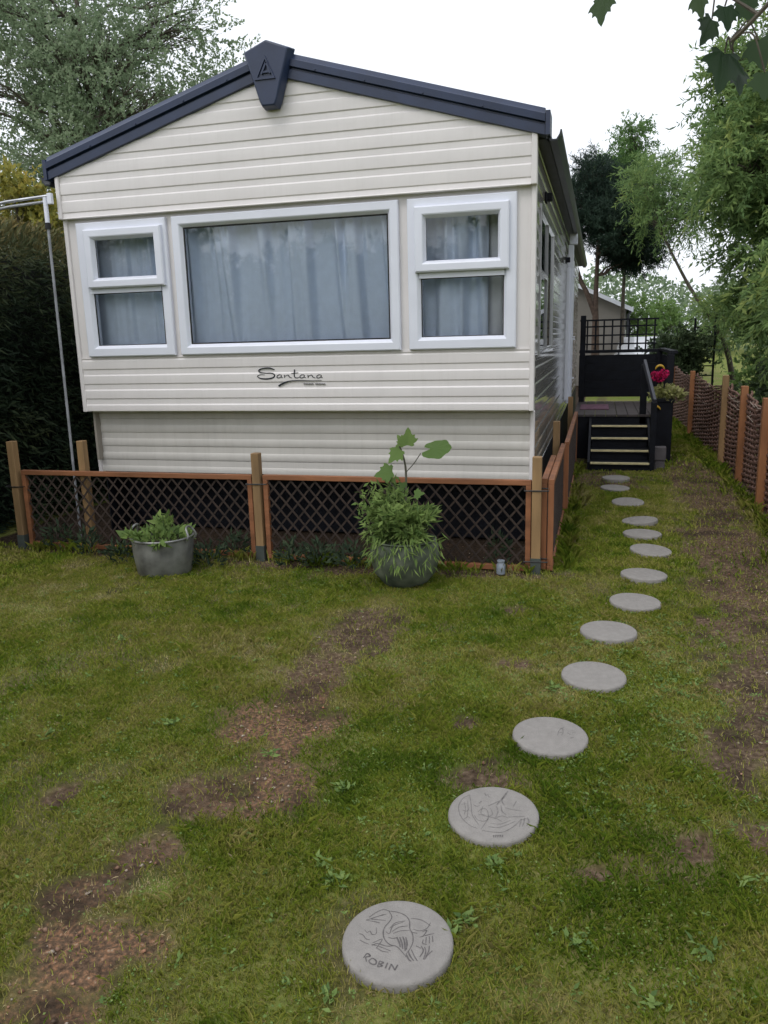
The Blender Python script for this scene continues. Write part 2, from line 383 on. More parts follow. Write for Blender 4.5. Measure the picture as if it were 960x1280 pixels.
# grass, weeds and gravel: nobody could count them
def lawn_points(n, x0, x1, y0, y1, rg):
    return np.c_[rg.uniform(x0, x1, n), rg.uniform(y0, y1, n)]
def keep_lawn(P, rg, bare=.93):
    s, g = soil_mask(P)
    k = rg.random(len(P)) > np.clip(s*1.15, 0, 1)*bare
    for sx, sy in SP: k &= np.hypot(P[:, 0]-sx, P[:, 1]-sy) > .150
    k &= ~((P[:, 0] > -.35) & (P[:, 0] < 3.82) & (P[:, 1] > -.28))
    k &= ~((P[:, 0] > 3.6) & (P[:, 0] < 5.05) & (P[:, 1] > 4.9)) & ~((P[:, 0] > 3.98) & (P[:, 0] < 4.8) & (P[:, 1] > 3.9) & (P[:, 1] < 5))
    k &= (P[:, 0] > -.95) | (P[:, 1] < -3)
    return P[k]
def blades(P, h, wd, rg, lean=.8, tint_shift=0.0):
    n = len(P); z = gheight(P)-.010
    a = rg.uniform(0, 2*math.pi, n); dirv = np.c_[np.cos(a), np.sin(a), np.zeros(n)]; side = np.c_[-np.sin(a), np.cos(a), np.zeros(n)]
    patch = fbm(P, 1.4, 91, 4); fine = fbm(P, 7, 95)
    t = .41 + (patch-.5)*1.05 + (fine-.5)*.9 + rg.normal(0, .13, n) + tint_shift
    t = np.where(rg.random(n) < .06, rg.uniform(.75, 1, n), t)
    h = np.where(t > .72, h*.55, h); wd = np.where(t > .72, wd*.75, wd)
    h = h*rg.uniform(.45, 1.4, n)*(.6+.7*fbm(P, 3.1, 71)); wd = wd*rg.uniform(.6, 1.4, n); ln = rg.uniform(.2, 1.3, n)*lean
    base = np.c_[P, z]
    mid = base + dirv*(h*ln*.35)[:, None] + np.array([0, 0, 1])*(h*.62)[:, None]
    tip = base + dirv*(h*ln*1.0)[:, None] + np.array([0, 0, 1])*(h*.88)[:, None]
    s0 = side*(wd*.5)[:, None]; s1 = side*(wd*.42)[:, None]
    v = np.stack([base-s0, base+s0, mid+s1, tip, mid-s1], 1).reshape(-1, 3)
    return v, np.repeat(np.clip(t, 0, 1), 5)
gp = []
for (n, x0, x1, y0, y1, h, wd) in ((210000, 1.7, 5.0, -4.7, -2.4, .023, .0022), (70000, -.5, 1.7, -4.7, -2.4, .024, .0030),
                                  (230000, .2, 5.4, -2.4, -.25, .022, .0027), (22000, -1.0, .2, -2.4, -.3, .03, .006),
                                  (110000, 3.75, 5.6, -.25, 4.2, .026, .0040), (24000, 4.9, 5.6, 4.2, 11, .040, .010),
                                  (16000, 5.0, 6.3, -4.7, -.25, .035, .008), (26000, 5.6, 9, -1, 14, .09, .02)):
    P = keep_lawn(lawn_points(n, x0, x1, y0, y1, rng), rng); gp.append(blades(P, h, wd, rng))
# longer grass along the woven fence and the trellis foot
ed_ = np.concatenate([np.c_[5.47+rng.normal(0, .05, 170), rng.uniform(-.5, 10, 170)], np.c_[rng.uniform(-.4, 3.7, 60), -.43+rng.normal(0, .03, 60)], np.c_[3.90+rng.normal(0, .03, 50), rng.uniform(-.3, 4.3, 50)]])
ed_ = np.repeat(ed_, 16, 0) + rng.normal(0, .02, (len(ed_)*16, 2)); gp.append(blades(ed_, .085, .004, rng, .7, -.12))
# tiny clover and moss leaves between the blades
cv_ = keep_lawn(lawn_points(46000, .2, 5.3, -4.7, -.3, rng), rng); cv_ = cv_[rng.random(len(cv_)) < np.clip((fbm(cv_, 4, 401)-.35)*3, .05, 1)]; nc = len(cv_)
a_ = rng.uniform(0, 6.28, nc); clover = leaf_arrays(np.c_[cv_, gheight(cv_)+rng.uniform(-.002, .010, nc)], np.c_[np.cos(a_), np.sin(a_), rng.uniform(-.1, .5, nc)], rng.uniform(.006, .013, nc), rng.uniform(.004, .008, nc), np.clip(rng.normal(.5, .25, nc), 0, 1), rng, .1, .4)
# longer tufts
tc_ = keep_lawn(lawn_points(1700, .3, 5.4, -4.6, -.3, rng), rng)
tc_ = np.repeat(tc_, 22, 0) + rng.normal(0, .022, (len(tc_)*22, 2))
gp.append(blades(keep_lawn(tc_, rng), .036, .0026, rng, .9, -.04))
st_ = lawn_points(60000, .2, 5.4, -4.7, 1.0, rng); s_, _g = soil_mask(st_); dry = np.clip((fbm(st_, 1.4, 91, 4)-.42)*3, 0, 1)
st_ = st_[rng.random(len(st_)) < np.clip(dry*.40 + s_*.06, 0, .5)]
gp.append(blades(keep_lawn(st_, rng, .3), .013, .0020, rng, 2.2, .40))
# tufts that grow against the stone rims
rim = np.concatenate([SP[k] + .160*np.c_[np.cos(t), np.sin(t)] for k in range(13) for t in [rng.uniform(0, 2*math.pi, 90)]])
gp.append(blades(keep_lawn(rim + rng.normal(0, .004, rim.shape), rng), .020, .0028, rng, .7))
v = np.concatenate([g[0] for g in gp]); t = np.concatenate([g[1] for g in gp])
finish(raw_mesh('grass', v, np.arange(len(v)), 5, LM['grass'], tint=t), 'short patchy green and straw coloured lawn grass', 'grass', kind='stuff')

wc = [(p[0], p[1]) for p in [at(x, y, 'z', 0) for x, y in ((405, 1080), (410, 1250), (560, 1165), (585, 1150), (420, 1100), (815, 1260), (430, 985), (620, 1080), (215, 905), (720, 1180), (880, 1190), (500, 1060), (335, 945), (690, 860), (930, 1110), (60, 920), (150, 800), (290, 740))]]
rw = keep_lawn(lawn_points(700, 4.0, 4.85, -3.3, -1.2, rng), rng); ow = keep_lawn(lawn_points(800, .4, 5.2, -4.5, -.5, rng), rng)
parts = [clover]
for (x, y) in wc + [tuple(p) for p in rw] + [tuple(p) for p in ow]:
    big_ = (x, y) in wc; k = rng.integers(12, 20) if big_ else rng.integers(4, 8); s = .028 if big_ else rng.uniform(.009, .020)
    a = rng.uniform(0, 2*math.pi, k); el = rng.uniform(.05, .7, k)
    d = np.c_[np.cos(a)*np.cos(el), np.sin(a)*np.cos(el), np.sin(el)]
    c = np.c_[np.full(k, x)+rng.normal(0, s*.5, k), np.full(k, y)+rng.normal(0, s*.5, k), np.full(k, gheight(np.array([[x, y]]))[0]+.004)]
    parts.append(leaf_arrays(c, d, s*rng.uniform(.8, 1.5, k), s*.5, rng.uniform(.0, .85, k), rng, .15, .5))
finish(leaf_obj('weeds', parts, LM['bright']), 'small broad leaved weeds scattered through the lawn', 'weeds', kind='stuff')

P = lawn_points(60000, 1.8, 5.6, -4.7, 4.0, rng); s_, g_ = soil_mask(P); d_ = np.clip((g_*.9 + s_*.10), 0, 1)*np.clip(s_*1.3-.3, 0, 1)
P = P[rng.random(len(P)) < d_*.5*np.clip((fbm(P, 9, 88)-.38)*5, .05, 1)]; n = len(P)
ico = np.array([(0, 0, 1), (.9, 0, .2), (.28, .85, .2), (-.73, .53, .15), (-.73, -.53, .2), (.28, -.85, .15), (0, 0, -.6)])
icf = np.array([(0, 1, 2), (0, 2, 3), (0, 3, 4), (0, 4, 5), (0, 5, 1), (6, 2, 1), (6, 3, 2), (6, 4, 3), (6, 5, 4), (6, 1, 5)])
rad = np.minimum(rng.gamma(2.0, .0018, n)+.0016, .011)
ang = rng.uniform(0, 6.28, n); ca, sa = np.cos(ang), np.sin(ang)
vv = ico[None]*rng.uniform(.6, 1.4, (n, 7, 3))*rad[:, None, None]
vv = np.stack([vv[..., 0]*ca[:, None]-vv[..., 1]*sa[:, None], vv[..., 0]*sa[:, None]+vv[..., 1]*ca[:, None], vv[..., 2]*.7], -1)
vv[..., 0] += P[:, 0:1]; vv[..., 1] += P[:, 1:2]; vv[..., 2] += (gheight(P)-.014)[:, None]
ff = (icf[None] + (np.arange(n)*7)[:, None, None]).reshape(-1)
finish(raw_mesh('gravel', vv.reshape(-1, 3), ff, 3, MT['pebble'], tint=np.repeat(rng.random(n), 7)), 'small stones and brick crumbs in the bare soil patches', 'gravel', kind='stuff')

# ------------------------------------------------------------------ stepping stones
def ribbon(mb, pts, wd, z):
    P = catmull([(p[0], p[1], 0) for p in pts], 5) if len(pts) > 2 else [np.array((p[0], p[1], 0.)) for p in pts]
    n = len(P); a, b_ = [], []
    for i in range(n):
        d = P[min(i+1, n-1)]-P[max(i-1, 0)]; d /= np.linalg.norm(d)+1e-9; s = np.array((-d[1], d[0], 0))
        k = wd*(.55+.45*math.sin(math.pi*(i+.5)/n))/2
        a.append((P[i][0]+s[0]*k, P[i][1]+s[1]*k, z)); b_.append((P[i][0]-s[0]*k, P[i][1]-s[1]*k, z))
    mb.grid([a, b_])
def stone_prof(r=.15, h=.05):
    p = [(0.0005, h), (r-.012, h), (r-.006, h-.0012), (r-.002, h-.004), (r, h-.009), (r, .004), (r-.002, 0), (.0005, 0)]
    return p
ROBIN = [ # strokes traced on the stone face, zoomed photograph pixels (scale 6.62 from 425,1120)
    (.0028, [(405, 120), (430, 165), (410, 205), (370, 250), (358, 300), (372, 350), (415, 390), (470, 405), (520, 455), (550, 490)]),
    (.0028, [(405, 120), (470, 128), (540, 155), (575, 200), (578, 260), (600, 305), (605, 360), (585, 415), (545, 470)]),
    (.002, [(240, 170), (300, 130), (360, 108), (410, 120)]), (.002, [(215, 190), (260, 180), (320, 160), (385, 145)]), (.002, [(215, 192), (290, 205), (330, 215)]), (.002, [(260, 185), (330, 190), (380, 195)]),
    (.003, [(345, 152), (362, 150)]), (.003, [(468, 155), (474, 156)]),
    (.002, [(380, 285), (410, 300), (440, 240), (520, 210)]), (.002, [(410, 260), (460, 215), (540, 200)]), (.002, [(430, 285), (490, 250), (560, 240)]), (.002, [(440, 300), (500, 280), (575, 275)]),
    (.002, [(400, 330), (440, 340), (480, 330)]), (.0045, [(470, 330), (490, 370), (500, 410)]), (.0045, [(495, 330), (512, 375), (520, 425)]), (.0045, [(520, 325), (535, 370), (540, 440)]), (.004, [(545, 330), (555, 380), (550, 430)]),
    (.004, [(565, 440), (580, 480), (610, 520)]), (.004, [(550, 470), (570, 510), (590, 525)]), (.003, [(590, 430), (620, 490), (640, 520)]),
    (.002, [(260, 385), (330, 405), (420, 440)]), (.0025, [(265, 395), (310, 380), (380, 400), (440, 400)]), (.002, [(300, 410), (345, 440), (400, 450)]), (.002, [(270, 375), (350, 345), (300, 420)]),
    (.002, [(205, 270), (225, 290), (250, 280), (265, 305), (300, 300), (300, 250)]), (.002, [(160, 300), (190, 310), (215, 340), (250, 350)]), (.002, [(165, 350), (200, 370), (240, 385)]),
    (.002, [(590, 180), (640, 185), (690, 200), (750, 240)]), (.002, [(605, 265), (660, 280), (720, 260), (750, 215)]), (.0025, [(680, 290), (720, 275), (690, 320), (660, 330)]), (.0025, [(700, 320), (780, 300)]),
    (.0025, [(690, 350), (685, 380), (720, 390)]), (.0025, [(715, 330), (710, 380)]), (.0025, [(740, 325), (740, 380)]), (.0025, [(765, 320), (770, 370)]), (.003, [(670, 400), (690, 440), (660, 490)]), (.003, [(700, 410), (710, 450), (690, 510)]), (.003, [(740, 400), (735, 440), (710, 490)]), (.003, [(765, 440), (720, 480), (700, 510)]), (.0025, [(630, 400), (670, 420)]), (.002, [(590, 290), (640, 300)])]
LETTERS = [[[(195, 495), (225, 460), (250, 480), (215, 490), (220, 525)]],
           [[(262, 500), (240, 520), (262, 545), (295, 545), (300, 520), (275, 500), (262, 500)]],
           [[(310, 565), (330, 520)], [(330, 520), (360, 535), (325, 545)], [(325, 545), (350, 560), (310, 568)]],
           [[(375, 580), (395, 535)]],
           [[(405, 590), (425, 545)], [(425, 545), (455, 595)], [(455, 595), (478, 552)]]]
PLANT = [ # second stone: leaf, bird and foliage (scale 7.68 from 555,975)
    (.0025, [(255, 140), (190, 170), (150, 240), (175, 330), (250, 400), (325, 435)]), (.0025, [(255, 140), (268, 220), (275, 300), (300, 350), (340, 400)]),
    (.002, [(200, 200), (215, 250), (205, 310)]), (.002, [(235, 190), (240, 260), (230, 330)]), (.002, [(190, 270), (230, 280), (250, 250)]), (.002, [(200, 350), (235, 330), (260, 340)]), (.002, [(180, 220), (225, 215)]),
    (.004, [(395, 125), (410, 150)]), (.003, [(425, 140), (440, 165)]), (.003, [(345, 215), (365, 195)]), (.003, [(290, 225), (320, 240), (350, 235)]),
    (.005, [(615, 115), (580, 165), (540, 200), (510, 230)]), (.004, [(600, 130), (560, 190), (580, 240)]), (.003, [(530, 200), (480, 220), (430, 240)]), (.003, [(505, 240), (520, 290), (500, 340)]), (.003, [(550, 240), (560, 290), (600, 320)]),
    (.003, [(695, 205), (665, 250)]), (.002, [(590, 260), (650, 275), (740, 290)]),
    (.0025, [(300, 320), (330, 360), (400, 370), (430, 340), (420, 280), (380, 260), (330, 290)]), (.0025, [(430, 350), (400, 390), (360, 440)]), (.0025, [(340, 310), (420, 330), (500, 350), (560, 380)]),
    (.0025, [(370, 450), (450, 465), (560, 470), (640, 440), (700, 400), (740, 360)]), (.0025, [(430, 420), (520, 430), (600, 410), (680, 380)]), (.002, [(450, 390), (540, 400), (640, 370)]), (.0025, [(620, 340), (700, 340), (770, 340)]),
    (.002, [(480, 350), (560, 330), (620, 350)]), (.003, [(740, 360), (730, 400), (720, 430)]), (.003, [(770, 350), (765, 390), (750, 425)]), (.003, [(800, 350), (810, 390), (790, 420)]), (.002, [(730, 370), (800, 360), (820, 390)]), (.002, [(380, 240), (360, 300), (400, 320)]), (.002, [(450, 260), (470, 310), (440, 330)])]
SLAB = [
    'pale round stepping stone engraved with a robin and the word ROBIN, nearest the camera',
    'round stepping stone engraved with leaves and plants, just beyond the ROBIN stone',
    'round stepping stone with a faint carved mark and white chip, third from the ROBIN stone',
    'round stepping stone with a chipped left tip, fourth counting from the ROBIN stone',
    'plain grey round stepping stone, fifth counting from the ROBIN stone, level with the patio pot',
    'plain grey round stepping stone, sixth counting from the ROBIN stone, beside the front fence corner',
    'plain grey round stepping stone, seventh counting from the ROBIN stone',
    'tilted grey stepping stone with a nibbled right edge, eighth counting from the ROBIN stone',
    'narrow looking grey stepping stone, fifth counting from the deck steps',
    'tilted grey stepping stone with ragged front rim, fourth counting from the deck steps',
    'tilted grey stepping stone beside a weed, third counting from the deck steps',
    'grey stepping stone on bare soil, second counting from the deck steps',
    'grey stepping stone on bare soil, touching the foot of the black deck steps']
TILT = [(1.5, 0), (4, -1), (1.5, 1), (0, 2), (0, 0), (1, -1), (.5, -2), (-1, 4), (0, 1), (-1.5, 5), (-1, 4.5), (0, 2), (0, 0)]
slab = obj('stepping_stone', MB().lathe(stone_prof(), n=56), MT['stone'], smooth=40)
for k, (sx, sy) in enumerate(SP):
    o = slab if k == 0 else slab.copy()
    if k: C.objects.link(o)
    o.location = (sx, sy, -.029+float(gheight(np.array([[sx, sy]]))[0])*.5)
    o.rotation_euler = (R(TILT[k][0]), R(TILT[k][1]), k*1.7)
    finish(o, SLAB[k], 'stepping stone', 'round stepping stones leading to the deck')
    if k in (0, 1, 2):
        o.data = slab.data.copy(); o.rotation_euler.z = 0
        if k == 1: o.scale = (1.02, 1.0, 1)
        ink, let = MB(), MB()
        if k == 0:
            cv = lambda p: at(425+p[0]/6.62, 1120+p[1]/6.62, 'z', .022)[:2]-SP[0]
            for wd, pts in ROBIN: ribbon(ink, [cv(p) for p in pts], wd*1.1, .0506)
            for l_ in LETTERS:
                for st in l_: ribbon(let, [cv(p) for p in st], .0042, .0508)
        elif k == 1:
            cv = lambda p: at(555+p[0]/7.68, 975+p[1]/7.68, 'z', .022)[:2]-SP[1]
            for wd, pts in PLANT: ribbon(ink, [cv(p) for p in pts], wd*1.25, .0506)
            for j in range(6): ribbon(let, [cv((475+j*17, 495)), cv((480+j*17, 515))], .003, .0507); ribbon(let, [cv((472+j*17, 500)), cv((484+j*17, 497))], .002, .0509)
        else:
            cv = lambda p: at(640+p[0]/9.6, 890+p[1]/9.6, 'z', .022)[:2]-SP[2]
            for pts in ([(545, 270), (560, 220), (600, 190), (610, 240), (590, 270)], [(560, 240), (600, 235)], [(660, 240), (700, 260)], [(700, 300), (740, 290)], [(720, 240), (760, 235)], [(570, 200), (620, 180)]):
                ribbon(ink, [cv(p) for p in pts], .003, .0506)
        ORG[o.name] = np.zeros(3)
        e = obj('engraving', ink, MT['engrave'] if k == 0 else MT['engrave2'], o, recalc=False)
        if let.v: obj('lettering', let, MT['engrave'], o, recalc=False)

# ------------------------------------------------------------------ the caravan
W = 3.66; LEN = 10.6
van = thing('static_caravan', 'cream ribbed static caravan with navy roof edge and three white front windows', 'caravan', (0, 0, 0))
def rib_profile(z0, z1, zd, pitch, gap, dep):
    pts = [(0, z0)]; k = math.floor((z0-zd)/pitch)-1; ev = []
    while zd+k*pitch-gap < z1:
        t = zd+k*pitch; b0 = t-gap
        ev += [(.0, b0-.006), (-dep*.8, b0+.005), (-dep*.8, t-.006), (-dep*.3, t-.002), (0, t+.002), (.0014, (t+b0+pitch)/2)]
        k += 1
    pts += [e for e in ev if z0+.004 < e[1] < z1-.004] + [(0, z1)]
    return pts
def ribbed(mb, prof, fn, thick=.02):
    """fn(side, off, z) -> 3d point; side 0/1 are the two ends"""
    front = [[fn(s, o, z) for o, z in prof] for s in (0, 1)]
    back = [[fn(s, -thick, z) for o, z in prof] for s in (0, 1)]
    loops = [front[s]+back[s][::-1] for s in (0, 1)]
    mb.loft(loops)
# lower front panel, flat surround of the windows
fwall = MB()
ribbed(fwall, rib_profile(1.077, 1.500, 1.178, .1185, .050, .008), lambda s, o, z: ((.03, W-.03)[s], -.012-o, z))
fwall.box(.03, W-.03, .018, .05, 1.077, 1.50)
for x0, x1, z0, z1 in ((.03, .135, 1.5, 2.62), (.876, .967, 1.5, 2.62), (2.693, 2.797, 1.5, 2.62), (3.516, W-.03, 1.5, 2.62)): fwall.box(x0, x1, 0, .05, z0, z1)
for x0, x1 in ((.135, .876), (.967, 2.693), (2.797, 3.516)):
    fwall.box(x0, x1, 0, .05, 1.5, 1.533); fwall.box(x0, x1, 0, .05, 2.516, 2.62)
fwall.box(.03, W-.03, -.006, 0, 1.492, 1.512)
fwall.box(.04, W-.04, .05, .14, 1.060, 1.077)      # underside of the front overhang
obj('front_wall', fwall, MT['siding'], van, smooth=25)
for x0, x1 in ((-.004, .03), (W-.03, W+.004)):
    cornr = MB(); cornr.box(x0, x1, -.018, .05, 1.07, 2.60)
    obj('corner_trim', cornr, MT['siding'], van, bevel=.006)
    cornr = MB(); cornr.box(x0+(0.002 if x0 < 1 else 0.0), x1-(.0 if x0 < 1 else .002), .105, .17, .545, 1.06)
    obj('corner_trim', cornr, MT['siding'], van, bevel=.006)
# gable band
SL, LOW = .2925, 2.868     # slope of the lower trim edge and its height at the eave
gm = MB(); ribbed(gm, rib_profile(2.575, 3.50, 2.751, .131, .050, .008), lambda s, o, z: ((.0, W)[s], -.045-o, z), .06)
me = bpy.data.meshes.new('gable_panel'); me.from_pydata(gm.v, [], gm.f)
bm = bmesh.new(); bm.from_mesh(me); bmesh.ops.recalc_face_normals(bm, faces=bm.faces)
for sgn, x0 in ((-1, 0), (1, W)):
    bmesh.ops.bisect_plane(bm, geom=bm.verts[:]+bm.edges[:]+bm.faces[:], plane_co=(x0, 0, LOW+.06), plane_no=Vector((sgn*SL, 0, 1)).normalized(), clear_outer=True)
bm.to_mesh(me); bm.free(); me.materials.append(MT['siding']); me.shade_smooth(); me.set_sharp_from_angle(angle=R(25))
o = bpy.data.objects.new('gable_panel', me); C.objects.link(o); o.parent = van; ORG[o.name] = np.zeros(3)
ge = MB()
for x0, x1 in ((-.012, .022), (W-.03, W+.008)): ge.box(x0, x1, -.058, .02, 2.570, 2.91)
ge.box(.022, W-.03, -.055, -.03, 2.568, 2.580)
obj('gable_edge', ge, MT['siding'], van, bevel=.006)
# lower skirt at the front
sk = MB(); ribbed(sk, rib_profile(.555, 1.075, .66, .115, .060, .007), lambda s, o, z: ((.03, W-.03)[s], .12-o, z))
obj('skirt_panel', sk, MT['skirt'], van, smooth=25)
# side walls
prof = rib_profile(.575, 2.86, 1.178, .1185, .050, .008)
sw = MB()
def side(y0, y1, z0, z1): ribbed(sw, rib_profile(z0, z1, 1.178, .1185, .05, .009), lambda s, o, z: (W+o, (y0, y1)[s], z), .03)
side(.17, LEN, .575, 1.44); side(.05, .42, 1.44, 2.86); side(.42, 2.12, 2.52, 2.86); side(2.12, LEN, 1.44, 2.86)
sw.box(W-.03, W-.004, .05, .17, 1.06, 1.44)
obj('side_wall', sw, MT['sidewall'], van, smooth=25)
lw = MB(); ribbed(lw, rib_profile(.575, 1.06, 1.178, .1185, .05, .008), lambda s, o, z: (.012-o, (.17, LEN)[s], z), .03); ribbed(lw, rib_profile(1.062, 2.86, 1.178, .1185, .05, .008), lambda s, o, z: (-o, (.05, LEN)[s], z), .03)
lw.box(.0, W, LEN, LEN+.04, .575, 3.3)
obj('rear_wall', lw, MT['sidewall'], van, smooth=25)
fl = MB(); fl.box(.03, W-.03, .15, LEN, .60, .66); obj('floor_panel', fl, MT['roof'], van)
iw = MB(); iw.box(.03, W-.03, 2.9, 2.95, .66, 2.86); iw.box(.03, W-.03, .06, LEN, 2.80, 2.83); iw.box(.03, .05, .06, 2.9, .66, 2.8)
obj('interior_lining', iw, MT['inside'], van)
ln_ = MB(); ln_.box(3.655, 3.665, .20, LEN, .0, .574); ln_.box(.0, .01, .2, LEN, 0, .574); ln_.box(.01, 3.655, .50, .51, 0, .60)  # right sheet is the liner; left and cross sheets added to darken the underside
obj('liner_and_shade_sheets', ln_, MT['black'], van)
# roof
rf = MB(); xc = W/2
top = lambda x: LOW+.165 + SL*(xc+.03-abs(x-xc))
rf.loft([[(-.06, y, top(-.06)-.03), (xc, y, top(xc)-.03), (W+.06, y, top(W+.06)-.03), (W+.06, y, top(W+.06)-.07), (xc, y, top(xc)-.07), (-.06, y, top(-.06)-.07)] for y in (-.02, LEN+.1)])
rf.box(W+.001, W+.07, .05, LEN, 2.862, 2.885); rf.box(-.07, -.001, .05, LEN, 2.862, 2.885)
obj('roof', rf, MT['roof'], van)
TP = [(-.058, 0), (-.070, .004), (-.070, .062), (-.056, .067), (-.056, .076), (-.084, .082), (-.086, .126), (-.074, .136), (-.058, .166), (-.03, .170), (.03, .170), (.03, 0)]
for sgn in (1, -1):
    tm = MB(); loops = []
    for x in (-.055, xc):
        z = LOW + SL*(x+.03)
        loops.append([((x if sgn > 0 else W-x), y, z+t) for y, t in TP])
    tm.loft(loops)
    ex = -.058 if sgn > 0 else W+.058
    tm.box(min(ex, ex-sgn*.03), max(ex, ex-sgn*.03), -.080, .12, 2.862, 3.008)
    for xx in (.35, .75, 1.15, 1.5):
        x = xx if sgn > 0 else W-xx
        tm.tube([(x, -.092, LOW+SL*(xx+.03)+.092), (x, -.080, LOW+SL*(xx+.03)+.092)], .006, 8)
    obj('bargeboard', tm, MT['navy'], van, smooth=35)
# apex cap with its raised triangle
def cap_loop(y, k): return [(xc+k*x, y, 3.39+(z-3.39)*(1+(k-1)*.35)) for x, z in ((-.155, 3.545), (0, 3.607), (.155, 3.545), (.098, 3.36), (.062, 3.235), (.045, 3.20), (-.045, 3.20), (-.062, 3.235), (-.098, 3.36))]
cm = MB().loft([cap_loop(-.058, 1.22), cap_loop(-.125, 1.10), cap_loop(-.142, 1.0)])
cap = obj('apex_cap', cm, MT['navy'], van, bevel=.006, smooth=35)
em = MB()
tri = lambda k, y: [(xc-.005+k*x, y, 3.42+k*(z-3.42)) for x, z in ((-.082, 3.362), (.068, 3.362), (0.0, 3.51))]
em.loft([tri(1.02, -.140), tri(1.0, -.153), tri(.76, -.153), tri(.72, -.143)], caps=False)
em.beam((xc-.035, -.150, 3.395), (xc+.005, -.150, 3.468), .014, .012); em.beam((xc+.03, -.150, 3.395), (xc+.005, -.150, 3.468), .014, .012); em.beam((xc-.022, -.150, 3.407), (xc+.022, -.150, 3.407), .010, .012)
obj('emblem', em, MT['navy'], cap)
# gutter along the right eave, and on the left
for sx in (1, -1):
    X = lambda x: x if sx > 0 else W-x
    gl = [[(X(x), y, z) for x, z in ((W+.065, 2.93), (W+.065, 2.87), (W+.085, 2.835), (W+.130, 2.835), (W+.155, 2.87), (W+.160, 2.90), (W+.150, 2.90), (W+.145, 2.875), (W+.125, 2.845), (W+.09, 2.845), (W+.075, 2.875), (W+.075, 2.93))] for y in (-.02, LEN)]
    obj('gutter', MB().loft(gl), MT['gutter'], van, smooth=30)
# windows
def ring(mb, x0, x1, z0, z1, prof, fn):
    mb.loft([[fn(x0+i, z0+i, y), fn(x1-i, z0+i, y), fn(x1-i, z1-i, y), fn(x0+i, z1-i, y)] for i, y in prof], caps=False)
FR = lambda x, z, y: (x, y, z)
def side_windows(x0, x1, sash, g_low):
    f = MB()
    ring(f, x0, x1, 1.513, 2.538, [(0, .02), (0, -.030), (.008, -.036), (.062, -.036), (.068, -.032), (.092, .004), (.092, .04)], FR)
    f.box(x0+.08, x1-.08, -.030, .03, 2.004, 2.050)
    wn = obj('window', f, MT['upvc'], van, smooth=25)
    s = MB(); ring(s, *sash, 2.043, 2.482, [(0, -.034), (0, -.062), (.010, -.070), (.052, -.070), (.060, -.066), (.078, -.030), (.078, -.01)], FR)
    obj('opener', s, MT['upvc'], wn, smooth=25)
    k_ = MB(); ring(k_, x0+.086, x1-.086, 1.598, 2.006, [(-.006, .004), (-.006, -.004), (.007, -.004), (.007, .004)], FR); ring(k_, sash[0]+.071, sash[1]-.071, 2.113, 2.413, [(-.006, -.020), (-.006, -.028), (.007, -.028), (.007, -.020)], FR); obj('gasket', k_, MT['rubber'], wn)
    g = MB(); g.box(x0+.085, x1-.085, .000, .006, 1.598, 2.006); obj('pane', g, GLASS, wn)
    g = MB(); g.box(sash[0]+.07, sash[1]-.07, -.024, -.018, 2.115, 2.412); obj('pane', g, GLASS, wn)
side_windows(.115, .896, (.195, .868), None)
side_windows(2.777, 3.536, (2.832, 3.488), None)
f = MB(); ring(f, .947, 2.713, 1.513, 2.538, [(0, .02), (0, -.030), (.008, -.036), (.055, -.036), (.062, -.032), (.086, .004), (.086, .04)], FR)
wn = obj('window', f, MT['upvc'], van, smooth=25)
k_ = MB(); ring(k_, 1.031, 2.629, 1.597, 2.454, [(-.006, .004), (-.006, -.004), (.007, -.004), (.007, .004)], FR); obj('gasket', k_, MT['rubber'], wn)
g = MB(); g.box(1.025, 2.635, .000, .006, 1.590, 2.460); obj('pane', g, GLASS, wn)
# side window beside the front corner
FS = lambda y, z, o: (W-o, y, z)
f = MB(); ring(f, .42, 2.12, 1.44, 2.52, [(0, .02), (0, -.006), (.004, -.010), (.045, -.010), (.050, -.008), (.062, .006), (.062, .04)], FS)
f.box(W-.03, W+.008, 1.24, 1.29, 1.49, 2.47); f.box(W-.03, W+.007, .47, 1.24, 2.03, 2.07)
wn = obj('window', f, MT['sideframe'], van, smooth=25)
g = MB(); g.box(W-.012, W-.006, .475, 2.065, 1.495, 2.465); obj('pane', g, DGLASS, wn)
for y, z in ((.80, 2.60), (4.6, 2.46)):
    l_ = MB(); l_.box(W+.004, W+.06, y, y+.06, z-.01, z+.05); l_.box(W+.002, W+.02, y-.01, y+.07, z-.025, z+.06)
    obj('wall_light', l_, MT['black'], van, bevel=.008)
# door on the deck side, frame standing proud of the wall, and the square downpipe
d = MB()
for y0, y1, z0, z1 in ((5.70, 5.78, .66, 2.62), (6.60, 6.68, .66, 2.62), (5.78, 6.60, 2.54, 2.62)): d.box(W+.001, W+.05, y0, y1, z0, z1)
d.box(W+.001, W+.03, 5.78, 6.60, .68, 2.54)
dr = obj('door', d, MT['upvc'], van, bevel=.006)
h = MB(); h.tube([(W+.03, 5.88, 1.55), (W+.09, 5.88, 1.55), (W+.09, 5.98, 1.55)], .011, 8); obj('handle', h, MT['steel'], dr, smooth=40)
dp = MB(); dp.box(W+.018, W+.088, 5.05, 5.12, .70, 2.70); dp.box(W+.005, W+.05, 5.00, 5.05, .74, 2.42); dp.box(W+.03, W+.13, 5.04, 5.13, 2.70, 2.83)
dpo = obj('downpipe', dp, MT['upvc'], van, bevel=.008)
for z in (1.52, 1.02, 2.30): obj('pipe_clip', MB().box(W+.002, W+.125, 5.065, 5.105, z, z+.022), MT['upvc'], dpo)
